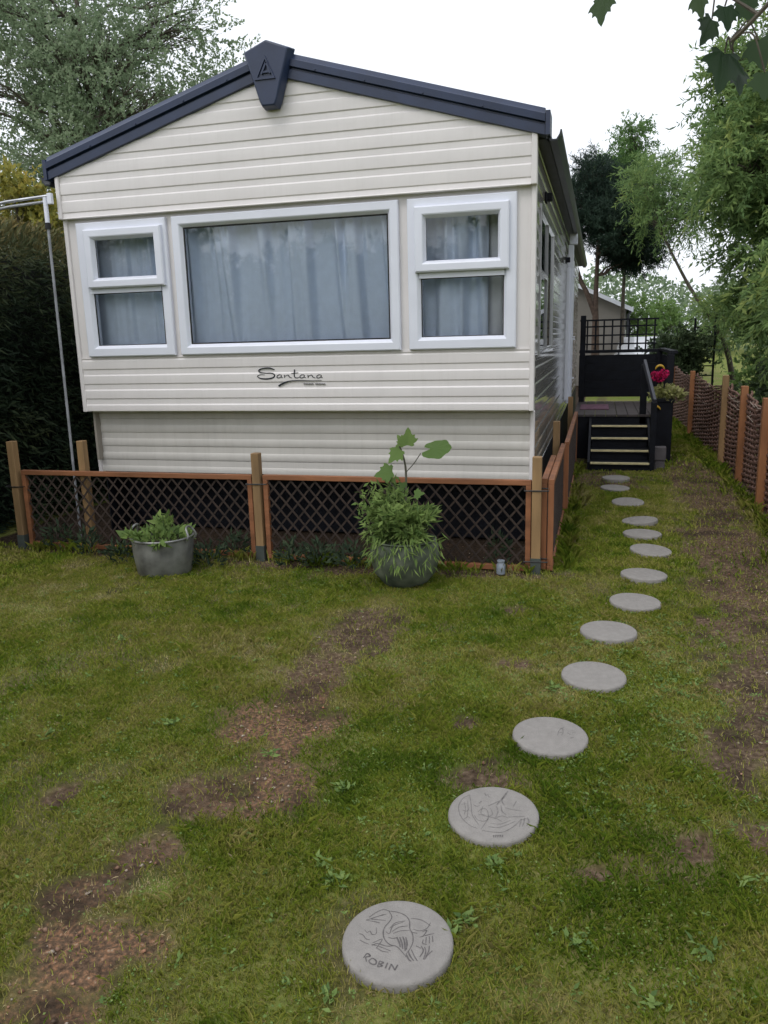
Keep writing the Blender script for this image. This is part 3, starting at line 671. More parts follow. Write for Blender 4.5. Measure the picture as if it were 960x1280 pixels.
# lettering
Sx = lambda X: 1.567+(X-65)/1556; Sz = lambda X, Y: 1.344-(Y-200)/1640 - (X-65)/825*.007
def swash(mb, pts, wds, y, n=8):
    P = catmull([(Sx(a), 0, Sz(a, b_)) for a, b_ in pts], n); ww = np.interp(np.linspace(0, 1, len(P)), np.linspace(0, 1, len(wds)), wds)
    fr, bk = [], []
    for i in range(len(P)):
        dd = P[min(i+1, len(P)-1)]-P[max(i-1, 0)]; dd /= np.linalg.norm(dd)+1e-9; s = np.array((-dd[2], 0, dd[0]))*ww[i]/2
        fr.append(P[i]+s); bk.append(P[i]-s)
    loops = [[(a[0], y, a[2]), (c[0], y, c[2]), (c[0], y+.02, c[2]), (a[0], y+.02, a[2])] for a, c in zip(fr, bk)]
    mb.loft(loops)
lt = MB(); yy = -.0155
swash(lt, [(288, 122), (240, 106), (180, 104), (120, 114), (90, 135), (110, 158), (180, 165), (255, 168), (292, 190), (270, 222), (190, 238), (110, 232), (72, 205), (110, 186), (165, 188)], [.007, .009, .006, .005, .009, .012, .006, .003], yy)
for ox in (315, 605, 815):
    swash(lt, [(ox+62, 190), (ox+35, 186), (ox+12, 200), (ox+6, 218), (ox+28, 226), (ox+56, 214), (ox+64, 192), (ox+62, 214), (ox+80, 224)], [.004, .006, .007, .006, .005, .004], yy, 6)
for ox in (405, 700):
    swash(lt, [(ox+12, 188), (ox+14, 206), (ox+12, 224)], [.007, .006], yy, 5)
    swash(lt, [(ox+14, 210), (ox+40, 194), (ox+62, 192), (ox+74, 214), (ox+104, 226)], [.003, .005, .008, .004], yy, 5)
swash(lt, [(545, 122), (542, 170), (546, 214), (575, 226), (600, 216)], [.005, .008, .007, .004], yy, 6); swash(lt, [(505, 170), (545, 166), (590, 160)], [.003, .005, .003], yy-.001, 4)
swash(lt, [(335, 325), (380, 300), (440, 274), (520, 260), (640, 256), (760, 258), (880, 254)], [.012, .013, .010, .007, .005, .003, .002], yy-.0012)
obj('lettering', lt, MT['ink'], van)
l2 = MB()
for k, X in enumerate(range(655, 915, 21)):
    if k == 6: continue
    swash(l2, [(X, 304), (X+4, 290)], [.0022, .0022], yy-.001, 2); swash(l2, [(X, 298), (X+12, 296), (X+13, 304)], [.002, .002], yy-.002, 2)
obj('small_lettering', l2, MT['ink2'], van)

# curtains hang inside the windows
def curtain(x0, x1, n, amp, seed, y=.15, flat=None, z0=1.50, z1=2.62, m='curtain', label='', rate=1.0):
    rg = np.random.default_rng(seed); nz = 26
    u = np.linspace(0, 1, n); z = np.linspace(z0, z1, nz)
    fr = [(rg.uniform(4, 8)*(x1-x0)*rate*1.25, rg.uniform(0, 6.28), rg.uniform(-.5, .5), rg.uniform(.5, 1)) for _ in range(5)]
    G = np.zeros((n, nz, 3)); hh = (z-z0)/(z1-z0)
    D = 0
    for f_, ph, dr_, am in fr: D = D + am*np.sin(f_*u[:, None]*2 + ph + dr_*hh[None]*3.0)
    for f_, ph, dr_, am in fr[:2]: D = D + .8*am*np.sin(f_*3.1*u[:, None]*2 + ph*2 + dr_*hh[None]*4)*(.35+.65*hh[None])
    D = D/2.2; D = 2.6*(np.clip(.5+.5*np.sin(D*2.4), 0, 1)**1.8-.35)
    if flat: D = D*np.clip((u[:, None]-flat)/.25, .15, 1)
    G[..., 0] = x0+(x1-x0)*u[:, None]; G[..., 1] = y - amp*D*(.8+.2*hh[None]); G[..., 2] = z[None]
    mb = MB().grid(G)
    o = obj('curtain', mb, MT[m], None, ((x0+x1)/2, y, z0), smooth=80, recalc=False)
    s = o.modifiers.new('thick', 'SOLIDIFY'); s.thickness = .003
    return finish(o, label, 'curtain', 'curtains in the front windows')
curtain(.80, 2.80, 460, .040, 4, label='wide blue grey pleated curtain behind the large middle window')
curtain(.03, .93, 240, .034, 9, flat=.35, label='blue grey curtain behind the small left window, its left part hanging flat')
curtain(2.70, 3.32, 180, .036, 16, label='blue grey curtain behind the small right window')
curtain(3.26, 3.60, 120, .018, 22, y=.24, m='sheer', label='white sheer curtain at the right edge of the small right window')

# ------------------------------------------------------------------ low trellis fence in front
def laths(mb, a, b_, z0, z1, fn, pitch=.094, slope=1.17, wd=.013):
    Ln, H = b_-a, z1-z0
    for sgn, off in ((1, .0045), (-1, -.0045)):
        k = -H/slope
        while k < Ln:
            x0, x1 = k, k+H/slope; t0, t1 = max(0, -x0/(x1-x0)), min(1, (Ln-x0)/(x1-x0))
            if t1 > t0+.02:
                p = [(x0+(x1-x0)*t, (H*t if sgn > 0 else H*(1-t))) for t in (t0, t1)]
                P3 = [fn(a+u, z0+w_, off) for u, w_ in p]
                nrm = np.array(fn(0, 0, 1))-np.array(fn(0, 0, 0))
                mb.beam(P3[0], P3[1], wd*.99, .006, nrm)
            k += pitch
fen = thing('trellis_fence', 'low red brown diamond trellis fence along the front of the caravan', 'trellis fence', (1.7, -.36, 0))
def panel(par, a, b_, z0, z1, fn, stiles=True, mrail='redrail'):
    p = MB(); e = .036
    def bx(u0, u1, w0, w1, d0=-.02, d1=.02):
        c = [fn(u, w_, d_) for u in (u0, u1) for d_ in (d0, d1) for w_ in (w0, w1)]
        p.add(c, [(0, 1, 3, 2), (4, 6, 7, 5), (0, 4, 5, 1), (2, 3, 7, 6), (0, 2, 6, 4), (1, 5, 7, 3)])
    bx(a, b_, z1-e, z1); bx(a, b_, z0, z0+e)
    bx(a, a+e, z0+e, z1-e, -.019, .019); bx(b_-e, b_, z0+e, z1-e, -.019, .019)
    o = obj('trellis_panel', p, MT[mrail], par, bevel=.003)
    l_ = MB(); laths(l_, a+e, b_-e, z0+e, z1-e, fn); obj('lattice', l_, MT['lath'], o)
    return o
FP = lambda u, w_, d_: (u, -.36+d_, w_)
panel(fen, -.385, 1.635, .005, .635, FP); panel(fen, 1.725, 3.685, .0, .638, FP)
def post(par, x, y, w_, h, sleeve=True, wires=()):
    o = obj('post', MB().box(x-w_/2, x+w_/2, y-w_/2, y+w_/2, -.1, h), MT['treated'], par, bevel=.005)
    if sleeve: obj('sleeve', MB().box(x-w_/2-.003, x+w_/2+.003, y-w_/2-.003, y+w_/2+.003, -.02, .10), MT['sleeve'], o)
    for z in wires:
        c = [(x-w_/2-.05, y-w_/2-.004), (x+w_/2+.05, y-w_/2-.004), (x+w_/2+.05, y+w_/2+.008), (x-w_/2-.05, y+w_/2+.008)]
        obj('wire_tie', MB().tube([(a, b_, z+.003*i) for i, (a, b_) in enumerate(c)]+[(c[0][0], c[0][1], z)], .005, 6), MT['wire'], o)
    return o
post(fen, -.445, -.37, .062, .87, True, (.50,)); post(fen, .155, -.30, .06, .87, False); post(fen, 1.68, -.37, .062, .80, True, (.57,)); post(fen, 3.722, -.37, .062, .80, True, (.57, .075))
sf = thing('trellis_fence', 'low red brown trellis fence running back along the right side of the caravan', 'trellis fence', (3.8, 1.9, 0))
FQ = lambda u, w_, d_: (3.815+d_, u, w_)
FQ2 = lambda u, w_, d_: (3.77+d_, u, w_)
FQ3 = lambda u, w_, d_: (3.845+d_, u, w_)
panel(sf, -.34, 1.52, 0, .64, FQ, mrail='redwood'); panel(sf, -.33, .75, 0.005, .645, FQ2, mrail='redwood'); panel(sf, 1.50, 4.40, -.01, .655, FQ3, mrail='redwood')
post(sf, 3.752, 1.50, .06, .84, False); post(sf, 3.775, 4.36, .06, .84, False)
# washing line pole with its short arm
pl = thing('metal_pole', 'thin aluminium pole with side arms standing left of the caravan', 'pole', (-.06, -.16, 0))
pb, pt = np.array((-.055, -.16, 0)), np.array((-.080, -.10, 2.73))
pi = lambda t: pb+(pt-pb)*t
obj('pole', MB().tube([pi(t) for t in np.linspace(0, .93, 6)], .011, 10), mat('dull_pole', (.26, .27, .29), .5, .3, 12), pl, smooth=40)
obj('sleeve', MB().tube([pi(.925), pi(1)], .018, 10), MT['upvc'], pl, smooth=40)
obj('collar', MB().tube([pi(.915), pi(.932)], .023, 10), MT['rubber'], pl, smooth=40)
for dz, dy in ((0, 0), (-.035, .02)):
    obj('arm', MB().tube([pt+(.04, dy, .012+dz), pt+(-.35, dy, -.006+dz), pt+(-.85, dy+.1, -.03+dz)], .011, 8), MT['steel'], pl, smooth=40)
obj('bracket', MB().beam(pt+(.045, 0, .03), pt+(.045, 0, -.05), .03, .04), MT['upvc'], pl, bevel=.004)

# ------------------------------------------------------------------ pots and plants by the fence
tub = thing('metal_tub', 'round galvanised metal tub with two handles planted with seedlings', 'planter', (1.11, -.80, 0))
tp = [(.001, -.01), (.195, -.01), (.205, .0), (.226, .15), (.230, .245), (.238, .250), (.240, .258), (.234, .264), (.224, .262), (.222, .25), (.215, .20), (.001, .20)]
obj('bowl', MB().lathe([(a_*.94, z_) for a_, z_ in tp], 1.11, -.80, 48), MT['zinc'], tub, smooth=40)
obj('soil_fill', MB().lathe([(.001, .203), (.201, .203), (.201, .215), (.001, .225)], 1.11, -.80, 30), MT['soil'], tub, smooth=40)
for s in (-1, 1):
    hp = [(1.11+s*.222, -.80-.055, .235), (1.11+s*.236, -.80-.055, .27), (1.11+s*.211, -.80-.03, .325), (1.11+s*.208, -.80+.03, .325), (1.11+s*.236, -.80+.055, .27), (1.11+s*.222, -.80+.055, .235)]
    obj('handle', MB().tube(catmull(hp, 5), .008, 8), MT['zinc'], tub, smooth=40)
def tuft(n, cx, cy, cz, r, h, L0, W0, rg, spread=.6, dr=.0, tint=(.1, .9)):
    """leaves on short shoots rising from a disc"""
    a = rg.uniform(0, 6.28, n); rr = r*np.sqrt(rg.random(n)); hh = rg.random(n)**.7*h
    c = np.c_[cx+rr*np.cos(a), cy+rr*np.sin(a), cz+hh*(1.15-.5*(rr/r)**2)]
    d = np.c_[np.cos(a)*spread*(.4+rr/r), np.sin(a)*spread*(.4+rr/r), rg.uniform(.1, 1, n)-dr] + rg.normal(0, .35, (n, 3))
    return leaf_arrays(c, d, L0*rg.uniform(.6, 1.4, n), W0*rg.uniform(.7, 1.3, n), rg.uniform(*tint, n), rg, .18)
sdl = thing('leafy_seedlings', 'low green leafy seedlings growing in the galvanised tub', 'plant', (1.11, -.80, .21))
leaf_obj('foliage', [tuft(240, 1.11, -.80, .225, .20, .06, .06, .034, rng), tuft(40, 1.13, -.80, .24, .05, .17, .07, .04, rng, .4), tuft(16, .93, -.90, .25, .04, .05, .07, .045, rng, .8), tuft(14, 1.21, -.98, .235, .04, .03, .06, .035, rng, .6, .9)], LM['bright'], sdl)
obj('stem', MB().tube([(1.12, -.8, .215), (1.13, -.8, .32), (1.125, -.8, .41)], .004, 6), LM['bright'], sdl)
pot = obj('round_pot', MB().lathe([(.001, -.02), (.13, -.02), (.15, 0), (.205, .07), (.235, .17), (.225, .25), (.205, .285), (.215, .295), (.205, .30), (.19, .29), (.18, .24), (.001, .24)], 2.885, -.74, 48), MT['glaze'], None, (2.885, -.74, 0), smooth=40)
finish(pot, 'round mossy grey pot almost hidden by the tall plant spilling over it', 'planter')
bush = thing('pot_plant', 'bushy green plant with narrow arching leaves spilling over the round pot', 'plant', (2.885, -.74, .25))
pp = []
for _ in range(125):
    a = rng.uniform(0, 6.28); out = .23*rng.random()**.6; hgt = rng.uniform(.03, .31)*(1.15-out*1.1)*(1.2 if math.cos(a) < 0 else .85)
    s0 = np.array((2.885+rng.normal(0, .05), -.74+rng.normal(0, .05), .26)); tip = np.array((2.885+math.cos(a)*out, -.74+math.sin(a)*out, .28+hgt-(.30*max(0, out-.15)*3)))
    k = 16; t = np.linspace(.25, 1, k)[:, None]; path = s0*(1-t)+tip*t+np.array((0, 0, .10))*(t*(1-t)*2)
    d = np.tile(unit(tip-s0), (k, 1))*.6+rng.normal(0, .6, (k, 3))+np.array((math.cos(a)*.3, math.sin(a)*.3, -.15))
    pp.append(leaf_arrays(path, d, rng.uniform(.05, .095, k), rng.uniform(.012, .023, k), rng.uniform(0, 1, k), rng, .2))
a = rng.uniform(3.3, 6.1, 150); z = .12+.25*rng.random(150)**.8
pp.append(leaf_arrays(np.c_[2.885+np.cos(a)*(.22+rng.uniform(0, .05, 150)), -.74+np.sin(a)*(.22+rng.uniform(0, .05, 150)), z], np.c_[np.cos(a)*.5, np.sin(a)*.5, np.full(150, -.75)]+rng.normal(0, .35, (150, 3)), .075, .011, rng.uniform(.2, 1, 150), rng, .2))
pp.append(tuft(40, 2.89, -.80, .38, .10, .14, .07, .05, rng, .5, 0, (.6, 1)))
for _ in range(26):      # taller leafy shoots, mostly on the left
    a = rng.uniform(1.8, 4.4); s0 = np.array((2.80+rng.normal(0, .06), -.76+rng.normal(0, .05), .28)); tip = s0+np.array((math.cos(a)*.09-.02, math.sin(a)*.05, rng.uniform(.20, .40)))
    k = 18; t = np.linspace(.2, 1, k)[:, None]; path = s0*(1-t)+tip*t; d = rng.normal(0, .8, (k, 3))+np.array((0, 0, .35))
    pp.append(leaf_arrays(path, d, rng.uniform(.035, .06, k), rng.uniform(.012, .022, k), rng.uniform(.2, 1, k), rng, .2))
leaf_obj('foliage', pp, LM['bright'], bush)
hol = thing('tall_mallow', 'tall single stem plant with large lobed leaves rising above the round pot', 'plant', (2.90, -.74, .28))
st = catmull([(2.905, -.74, .27), (2.90, -.74, .55), (2.905, -.74, .72), (2.895, -.74, .82), (2.86, -.74, .93)], 6)
obj('stem', MB().tube(st, list(np.linspace(.009, .006, len(st))), 8).tube(catmull([(2.905, -.74, .74), (2.96, -.75, .80), (3.01, -.76, .87)], 4), .003, 6).tube(catmull([(2.90, -.74, .60), (2.84, -.77, .64), (2.79, -.78, .70)], 4), .003, 6), mat('mallow_stem', (.09, .085, .06), .6), hol, smooth=60)
MAPLE = [(.0, .02), (.10, .0), (.26, -.06), (.40, .02), (.34, .12), (.50, .24), (.60, .42), (.45, .42), (.38, .50), (.40, .66), (.26, .62), (.18, .72), (.14, .88), (.0, 1.06)]
def maple(mb, c, d, nrm, size):
    c, d, nrm = np.array(c, float), unit(np.array(d, float)), unit(np.array(nrm, float)); s = unit(np.cross(d, nrm)); nrm = np.cross(s, d)
    k = len(mb.v); n = len(MAPLE)
    for x, y in MAPLE: mb.v.append(tuple(c+d*y*size+nrm*(-.12*size*y*y)))
    for sg in (1, -1):
        k2 = len(mb.v)
        for x, y in MAPLE[1:-1]: mb.v.append(tuple(c+d*y*size+s*sg*x*size*1.05+nrm*size*(.22*x-.12*y*y-.35*x*x)))
        spine = [k+i for i in range(n)]
        for i in range(n-1):
            a = spine[i]; b2 = spine[i+1]
            e = [k2+j for j in range(n-2)]
            oa = e[i-1] if 0 < i < n-1 else None; ob = e[i] if i+1 < n-1 else None
        mb.f.append(tuple([k] + e + [k+n-1] + [k+n//2]))
def lobed(mb, c, d, nrm, size, lobes=5, depth=.22, asp=1.0, cup=.15, n=44):
    c, d, nrm = np.array(c, float), unit(np.array(d, float)), unit(np.array(nrm, float)); s = unit(np.cross(d, nrm)); nrm = np.cross(s, d)
    rim = []
    for i in range(n):
        t = (i/n)*2*math.pi; r = size*(.5-depth*.5*(1-abs(math.cos(t*lobes/2)))**1.2)*(1-.10*math.cos(t))
        if abs(t-math.pi) < .25: r *= .55
        x, y_ = math.cos(t)*r, math.sin(t)*r*asp
        rim.append(c + d*(x+size*.3) + s*y_ + nrm*(-cup*(x*x+y_*y_)/size + .02*size*math.sin(t*9)))
    k = len(mb.v); mb.v += [tuple(c+d*size*.18)] + [tuple(p) for p in rim]; mb.f += [(k, k+1+i, k+1+(i+1) % n) for i in range(n)]
for px_, py_, d, nr, sz in ((509, 557, (.15, -.2, 1), (.6, -1, .1), .125), (501, 562, (-.6, -.3, -.6), (-.3, -1, .5), .125), (506, 556, (-.5, -.2, .7), (-.2, -1, .4), .085), (536, 561, (1, -.1, .06), (.05, -.62, 1), .20), (491, 589, (-1, -.2, -.2), (-.1, -1, .7), .135), (518, 618, (1, -.2, .2), (0, -1, .6), .075), (506, 610, (-.3, -.5, .5), (0, -1, .5), .07)):
    mb = MB()
    if sz < .2: maple(mb, at(px_, py_, 'y', -.75), d, nr, sz*.92)
    else: lobed(mb, at(px_, py_, 'y', -.75), d, nr, sz, 5, .14)
    o = obj('leaf', mb, LM['bright'], hol, recalc=False, smooth=60)
    t = o.data.attributes.new('tint', 'FLOAT', 'POINT'); t.data.foreach_set('value', np.full(len(o.data.vertices), rng.uniform(.0, .45), np.float32))
for px_, py_, r_, h_, nl, lab in ((75, 668, .12, .22, 120, 'small dull green plant at the foot of the leftmost trellis post'), (112, 675, .10, .2, 90, 'small dull plant beneath the second post from the left'), (152, 682, .11, .16, 90, 'small dim plant just left of the galvanised tub'),
                                  (262, 690, .12, .18, 110, 'small dim plant just right of the galvanised tub'), (295, 680, .10, .2, 90, 'small dim plant against the trellis left of its middle post'), (365, 690, .10, .2, 90, 'small dim plant against the trellis right of its middle post'),
                                  (400, 690, .12, .18, 110, 'small dim plant between the middle post and the round pot'), (440, 695, .10, .2, 90, 'small dim plant touching the left side of the round pot'), (623, 690, .08, .24, 90, 'small plant behind the pale jar near the corner post')):
    c = at(px_, py_+18, 'z', 0); p = leaf_obj('fence_plant', [tuft(int(nl*1.1), c[0], c[1], .0, r_*.9, h_*.9, .062, .019, rng, .5)], LM['dim'], None, (c[0], c[1], 0)); finish(p, lab, 'plant', 'small plants along the trellis')
c = at(626, 717, 'z', 0)
jar = obj('small_jar', MB().lathe([(.001, 0), (.029, 0), (.031, .01), (.031, .065), (.023, .075), (.023, .085), (.026, .085), (.026, .095), (.001, .096)], c[0], c[1], 20), MT['jar'], None, (c[0], c[1], 0), smooth=40)
finish(jar, 'small pale jar standing on the grass by the corner post', 'jar')

# ------------------------------------------------------------------ deck and steps
DX0, DX1, DY0, DY1, DZ = 3.80, 5.02, 4.95, 7.05, .565
dk = thing('raised_deck', 'black stained raised deck with solid rails and square trellis beside the caravan door', 'deck', (4.4, 6.0, 0))
b_ = MB()
for k in range(9): b_.box(DX0+k*.136, DX0+k*.136+.130, DY0-.02, DY1, DZ-.028, DZ)
obj('deck_floor', b_, MT['boards'], dk, bevel=.003)
b_ = MB(); b_.box(DX0, DX1, DY0, DY0+.03, -.02, DZ-.029); b_.box(DX1-.03, DX1, DY0+.031, DY1, -.02, DZ-.029); obj('fascia', b_, MT['black'], dk)
b_ = MB()
for k in range(5): b_.box(DX0, DX1-.05, DY1-.030+.002*(k % 2), DY1, DZ+.07+k*.127, DZ+.07+k*.127+.1262)
b_.box(DX0, DX1+.01, DY1-.06, DY1+.05, 1.30, 1.345)
obj('rear_rail', b_, MT['black'], dk, bevel=.004)
b_ = MB()
for k in range(5): b_.box(DX1-.03+.002*(k % 2), DX1, DY0+.08, DY1-.08, DZ+.07+k*.127, DZ+.07+k*.127+.1262)
b_.box(DX1-.06, DX1+.03, DY0, DY1-.06, 1.32, 1.36)
obj('side_rail', b_, MT['black'], dk, bevel=.004)
for x, y, h in ((DX1-.05, DY0+.04, 1.32), (DX1-.05, DY1-.04, 1.30), (4.66, DY0+.04, 1.19), (DX0+.05, DY1-.06, 1.86)):
    obj('post', MB().box(x-.04, x+.04, y-.04, y+.04, 0, h), MT['black'], dk, bevel=.004)
b_ = MB(); ty = DY1-.01
for k in range(9): b_.box(3.90+k*.122, 3.90+k*.122+.024, ty-.01, ty, 1.346, 1.79)
for k in range(3): b_.box(3.82, 4.92, ty-.021, ty-.0105, 1.42+k*.13, 1.443+k*.13)
b_.box(3.80, 4.94, ty-.024, ty+.006, 1.775, 1.80)
obj('square_trellis', b_, MT['black'], dk)
b_ = MB(); b_.beam((4.655, 4.95, 1.225), (4.735, 3.98, .80), .035, .075, (0, .4, 1)); obj('handrail', b_, mat('worn_black', (.045, .046, .06), .5, .2), dk, bevel=.004)
st = thing('wooden_steps', 'four black wooden steps with pale edge strips leading up to the deck', 'steps', (4.38, 4.3, 0))
for k, (y, z) in enumerate(((3.95, .085), (4.20, .20), (4.45, .32), (4.70, .445))):
    tr = MB(); tr.box(4.03, 4.71, y, y+.27, z-.03, z); tr.box(4.035, 4.705, y+.025, y+.05, z-.125 if k else -.02, z-.0301)
    o = obj('tread', tr, MT['black'], st, bevel=.003)
    obj('nosing', MB().box(4.035, 4.705, y-.006, y+.045, z-.014, z+.004), MT['nosing'], o)
for x in (4.0, 4.712): obj('stringer', MB().loft([[(x+dx, 3.97, -.02), (x+dx, DY0-.01, -.02), (x+dx, DY0-.01, .53), (x+dx, 4.72, .44), (x+dx, 3.97, .09)] for dx in (0, .028)]), MT['black'], st)
obj('post', MB().box(4.70, 4.765, 3.985, 4.05, 0, .80), MT['black'], st, bevel=.004)
gb = obj('grey_block', MB().box(4.765, 4.90, 4.10, 4.22, .10, .26).box(4.775, 4.89, 4.11, 4.21, -.02, .0995), MT['greyblock'], None, (4.83, 4.16, 0), bevel=.008); finish(gb, 'small grey block standing against the right side of the steps', 'block')
pm = obj('door_mat', MB().box(3.86, 4.25, 5.6, 6.3, DZ+.001, DZ+.016), MT['mauve'], None, (4.05, 5.95, DZ), bevel=.004); finish(pm, 'mauve mat lying on the deck boards', 'mat')
pbx = MB(); pbx.loft([[(4.80, y0, z), (5.00, y0, z), (5.00, y1, z), (4.80, y1, z)] for y0, y1, z in ((4.70, 4.90, 0), (4.68, 4.92, .74))]); pbx.box(4.785, 5.015, 4.665, 4.935, .741, .775)
pbx = obj('tall_planter', pbx, MT['black'], None, (4.9, 4.8, 0), bevel=.006); finish(pbx, 'tall black square planter at the deck corner', 'planter')
ger = thing('geranium', 'pink geranium with pale variegated leaves in the tall black planter', 'plant', (4.9, 4.8, .77))
leaf_obj('foliage', [tuft(240, 4.92, 4.77, .75, .16, .17, .065, .05, rng, .7, .3), tuft(60, 5.05, 4.74, .80, .06, .06, .065, .04, rng, .9, .4)], LM['lemon'], ger)
for px_, py_ in ((819, 470), (830, 467), (825, 472)):
    c = at(px_, py_, 'y', 4.76); n = 110; d = unit(rng.normal(size=(n, 3)))
    leaf_obj('flower_head', [leaf_arrays(c+d*.040, d+rng.normal(0, .4, (n, 3)), .030, .026, rng.random(n), rng)], MT['pink'], ger)
for (px_, py_), lab in (((825, 460), 'yellow curved ornament on the black rail above the pink flowers'), ((820, 511), 'yellow curved ornament on the tall black planter below the pink flowers')):
    c = at(px_, py_, 'y', 4.655); P = [(c[0]+.055*math.cos(t)*1.0, c[1], c[2]-.03+.06*math.sin(t)) for t in np.linspace(.3, 2.9, 10)]
    o = obj('curved_ornament', MB().tube(P, [.004, .009, .012, .014, .015, .015, .014, .012, .009, .004], 8), MT['yellow'], None, c, smooth=60); finish(o, lab, 'ornament')

# ------------------------------------------------------------------ woven fence on the right
wf = thing('woven_fence', 'brown woven willow hurdle fence with orange posts along the right edge', 'woven fence', (5.55, 5, 0))
PO = [(5.56, -.6, 1.0, 0), (5.545, 1.95, 1.0, 0), (5.60, 3.45, 1.01, 0), (5.58, 4.65, 1.06, 1), (5.50, 7.45, .99, 0), (5.45, 10.3, .93, 0), (5.42, 12.2, .92, 0)]
for x, y, h, pale in PO:
    obj('post', MB().box(x-.035, x+.035, y-.035, y+.035, -.05, h), MT['treated' if pale else 'fencepost'], wf, bevel=.005)
for i in range(len(PO)-1):
    (xa, ya, ha, _), (xb, yb, hb, _) = PO[i], PO[i+1]
    Ln = math.hypot(xb-xa, yb-ya); dx, dy = (xb-xa)/Ln, (yb-ya)/Ln; ns = max(4, int(Ln/.21)); pm_, tw = MB(), MB()
    for s in range(ns+1):
        u = .05+(Ln-.1)*s/ns; z1 = .80+.10*abs(2*u/Ln-1)**1.5+rng.uniform(-.02, .03)
        pm_.tube([(xa+dx*u+.05, ya+dy*u, 0), (xa+dx*u+.05+rng.normal(0, .008), ya+dy*u, z1)], .012, 6)
    nr = 34
    for r_ in range(nr):
        zc = .02+.86*r_/nr; ph = r_ % 2; pts = []; n = ns*3
        for j in range(n+1):
            u = .02+(Ln-.04)*j/n; sag = (abs(2*u/Ln-1)**1.5)*.10*(r_/nr)
            o_ = .05+.020*math.cos(math.pi*(u-.05)/(Ln-.1)*ns+math.pi*ph)
            pts.append((xa+dx*u+o_-dy*0, ya+dy*u, zc+sag+rng.normal(0, .004)))
        pm_.tube(pts, rng.uniform(.010, .016), 5)
    for _ in range(14 if i < 4 else 6):
        u = rng.uniform(.1, Ln-.1); z = rng.uniform(.5, .92)
        tw.tube([(xa+dx*u+.03, ya+dy*u, z), (xa+dx*u+.02+rng.normal(0, .03), ya+dy*u+rng.normal(0, .08), z+rng.uniform(-.02, .06))], .004, 4)
    w_ = obj('hurdle', pm_, MT['wicker'], wf, smooth=60, recalc=False); finish(obj('loose_twigs', tw, MT['wickert'], w_), kind='stuff')

# ------------------------------------------------------------------ foliage helpers
def limb(mb, p, q, r0, r1, rg, n=6, wob=.06, droop=0):
    p, q = np.array(p, float), np.array(q, float); Ld = np.linalg.norm(q-p); pts = []
    for i in range(n+1):
        t = i/n; pts.append(p*(1-t)+q*t + (rg.normal(0, wob*Ld*.5, 3)*(0 if i in (0, n) else 1)) + np.array((0, 0, 1))*(droop*Ld*math.sin(math.pi*t)))
    P = catmull(pts, 3); mb.tube(P, list(np.linspace(r0, r1, len(P))), 7, cap=True); return pts
def tree(name, label, cat, base, trunk, clumps, twigs, lpt, Lf, Wf, m, seed, tl=.7, droop=.0, r0=.18, bark='bark', group=None, upb=.3, tint=(.15, .85), gap=.40, clump_tint=.3):
    """trunk: list of points; clumps: (x,y,z,rx,ry,rz)"""
    rg = np.random.default_rng(seed); t = thing(name, label, cat, base, group)
    wood = MB(); tp_ = catmull(trunk, 4); wood.tube(tp_, list(np.linspace(r0, r0*.25, len(tp_))), 10)
    tpa = np.array(tp_); parts = []
    vol = np.array([c[3]*c[4]*c[5] for c in clumps])**.72; cnt = np.maximum(3, twigs*vol/vol.sum()).astype(int)
    for (cx, cy, cz, rx, ry, rz), n in zip(clumps, cnt):
        c = np.array((cx, cy, cz)); k = np.argmin(np.linalg.norm(tpa-(c-(0, 0, rz*.9)), axis=1)); k = min(k, len(tpa)-2)
        lp = limb(wood, tpa[k], c, r0*.34*(1-.5*k/len(tpa)), r0*.08, rg)
        u = unit(rg.normal(size=(n*3, 3))); rr = rg.random(n*3)**(1/2.4); p = c+u*rr[:, None]*np.array((rx, ry, rz))
        p = p[fbm(p, 1.6/max(.5, (rx+rz)/2.2), seed+3, 3) > gap][:n]; n2 = len(p)
        if n2 == 0: continue
        for q_ in p[::max(1, n2//14)]:
            limb(wood, lp[min(len(lp)-1, 3+int(rg.integers(0, 3)))], q_, r0*.06, r0*.015, rg, 3, .05)
        d = unit(unit((p-c)/np.array((rx, ry, rz)))*.8+rg.normal(0, .45, (n2, 3))+np.array((0, 0, upb-droop)))
        ln = tl*rg.uniform(.5, 1.3, n2)
        s = np.linspace(.05, 1, lpt)
        base_ = p[:, None]+d[:, None]*(ln[:, None]*s)[..., None] + np.array((0, 0, -1.0))*(droop*ln[:, None]*s**2)[..., None]
        dd = d[:, None]*.6 + rg.normal(0, .6, (n2, lpt, 3)) + np.array((0, 0, -droop*1.0))*s[None, :, None]
        tt = np.repeat(np.clip(rg.normal((tint[0]+tint[1])/2, .10, n2)+clump_tint*(fbm(p, .9, seed+8)-.5)*2, tint[0]-.1, tint[1]+.15), lpt) + rg.normal(0, .10, n2*lpt)
        N_ = n2*lpt
        parts.append(leaf_arrays(base_.reshape(-1, 3), dd.reshape(-1, 3), Lf*rg.uniform(.6, 1.35, N_), Wf*rg.uniform(.7, 1.3, N_), tt, rg, .15))
    obj('trunk', wood, MT[bark], t, smooth=50, recalc=False)
    leaf_obj('crown', parts, LM[m], t)
    return t
def blob(rg, c, r, n, rs):
    """n sub-clumps filling an ellipsoid c, r"""
    out = []
    for _ in range(n):
        u = unit(rg.normal(size=3)); k = rg.random()**(1/2.2)
        s = rs*rg.uniform(.7, 1.3); out.append((c[0]+u[0]*r[0]*k, c[1]+u[1]*r[1]*k, c[2]+u[2]*r[2]*k, s, s, s*.85))
    return out
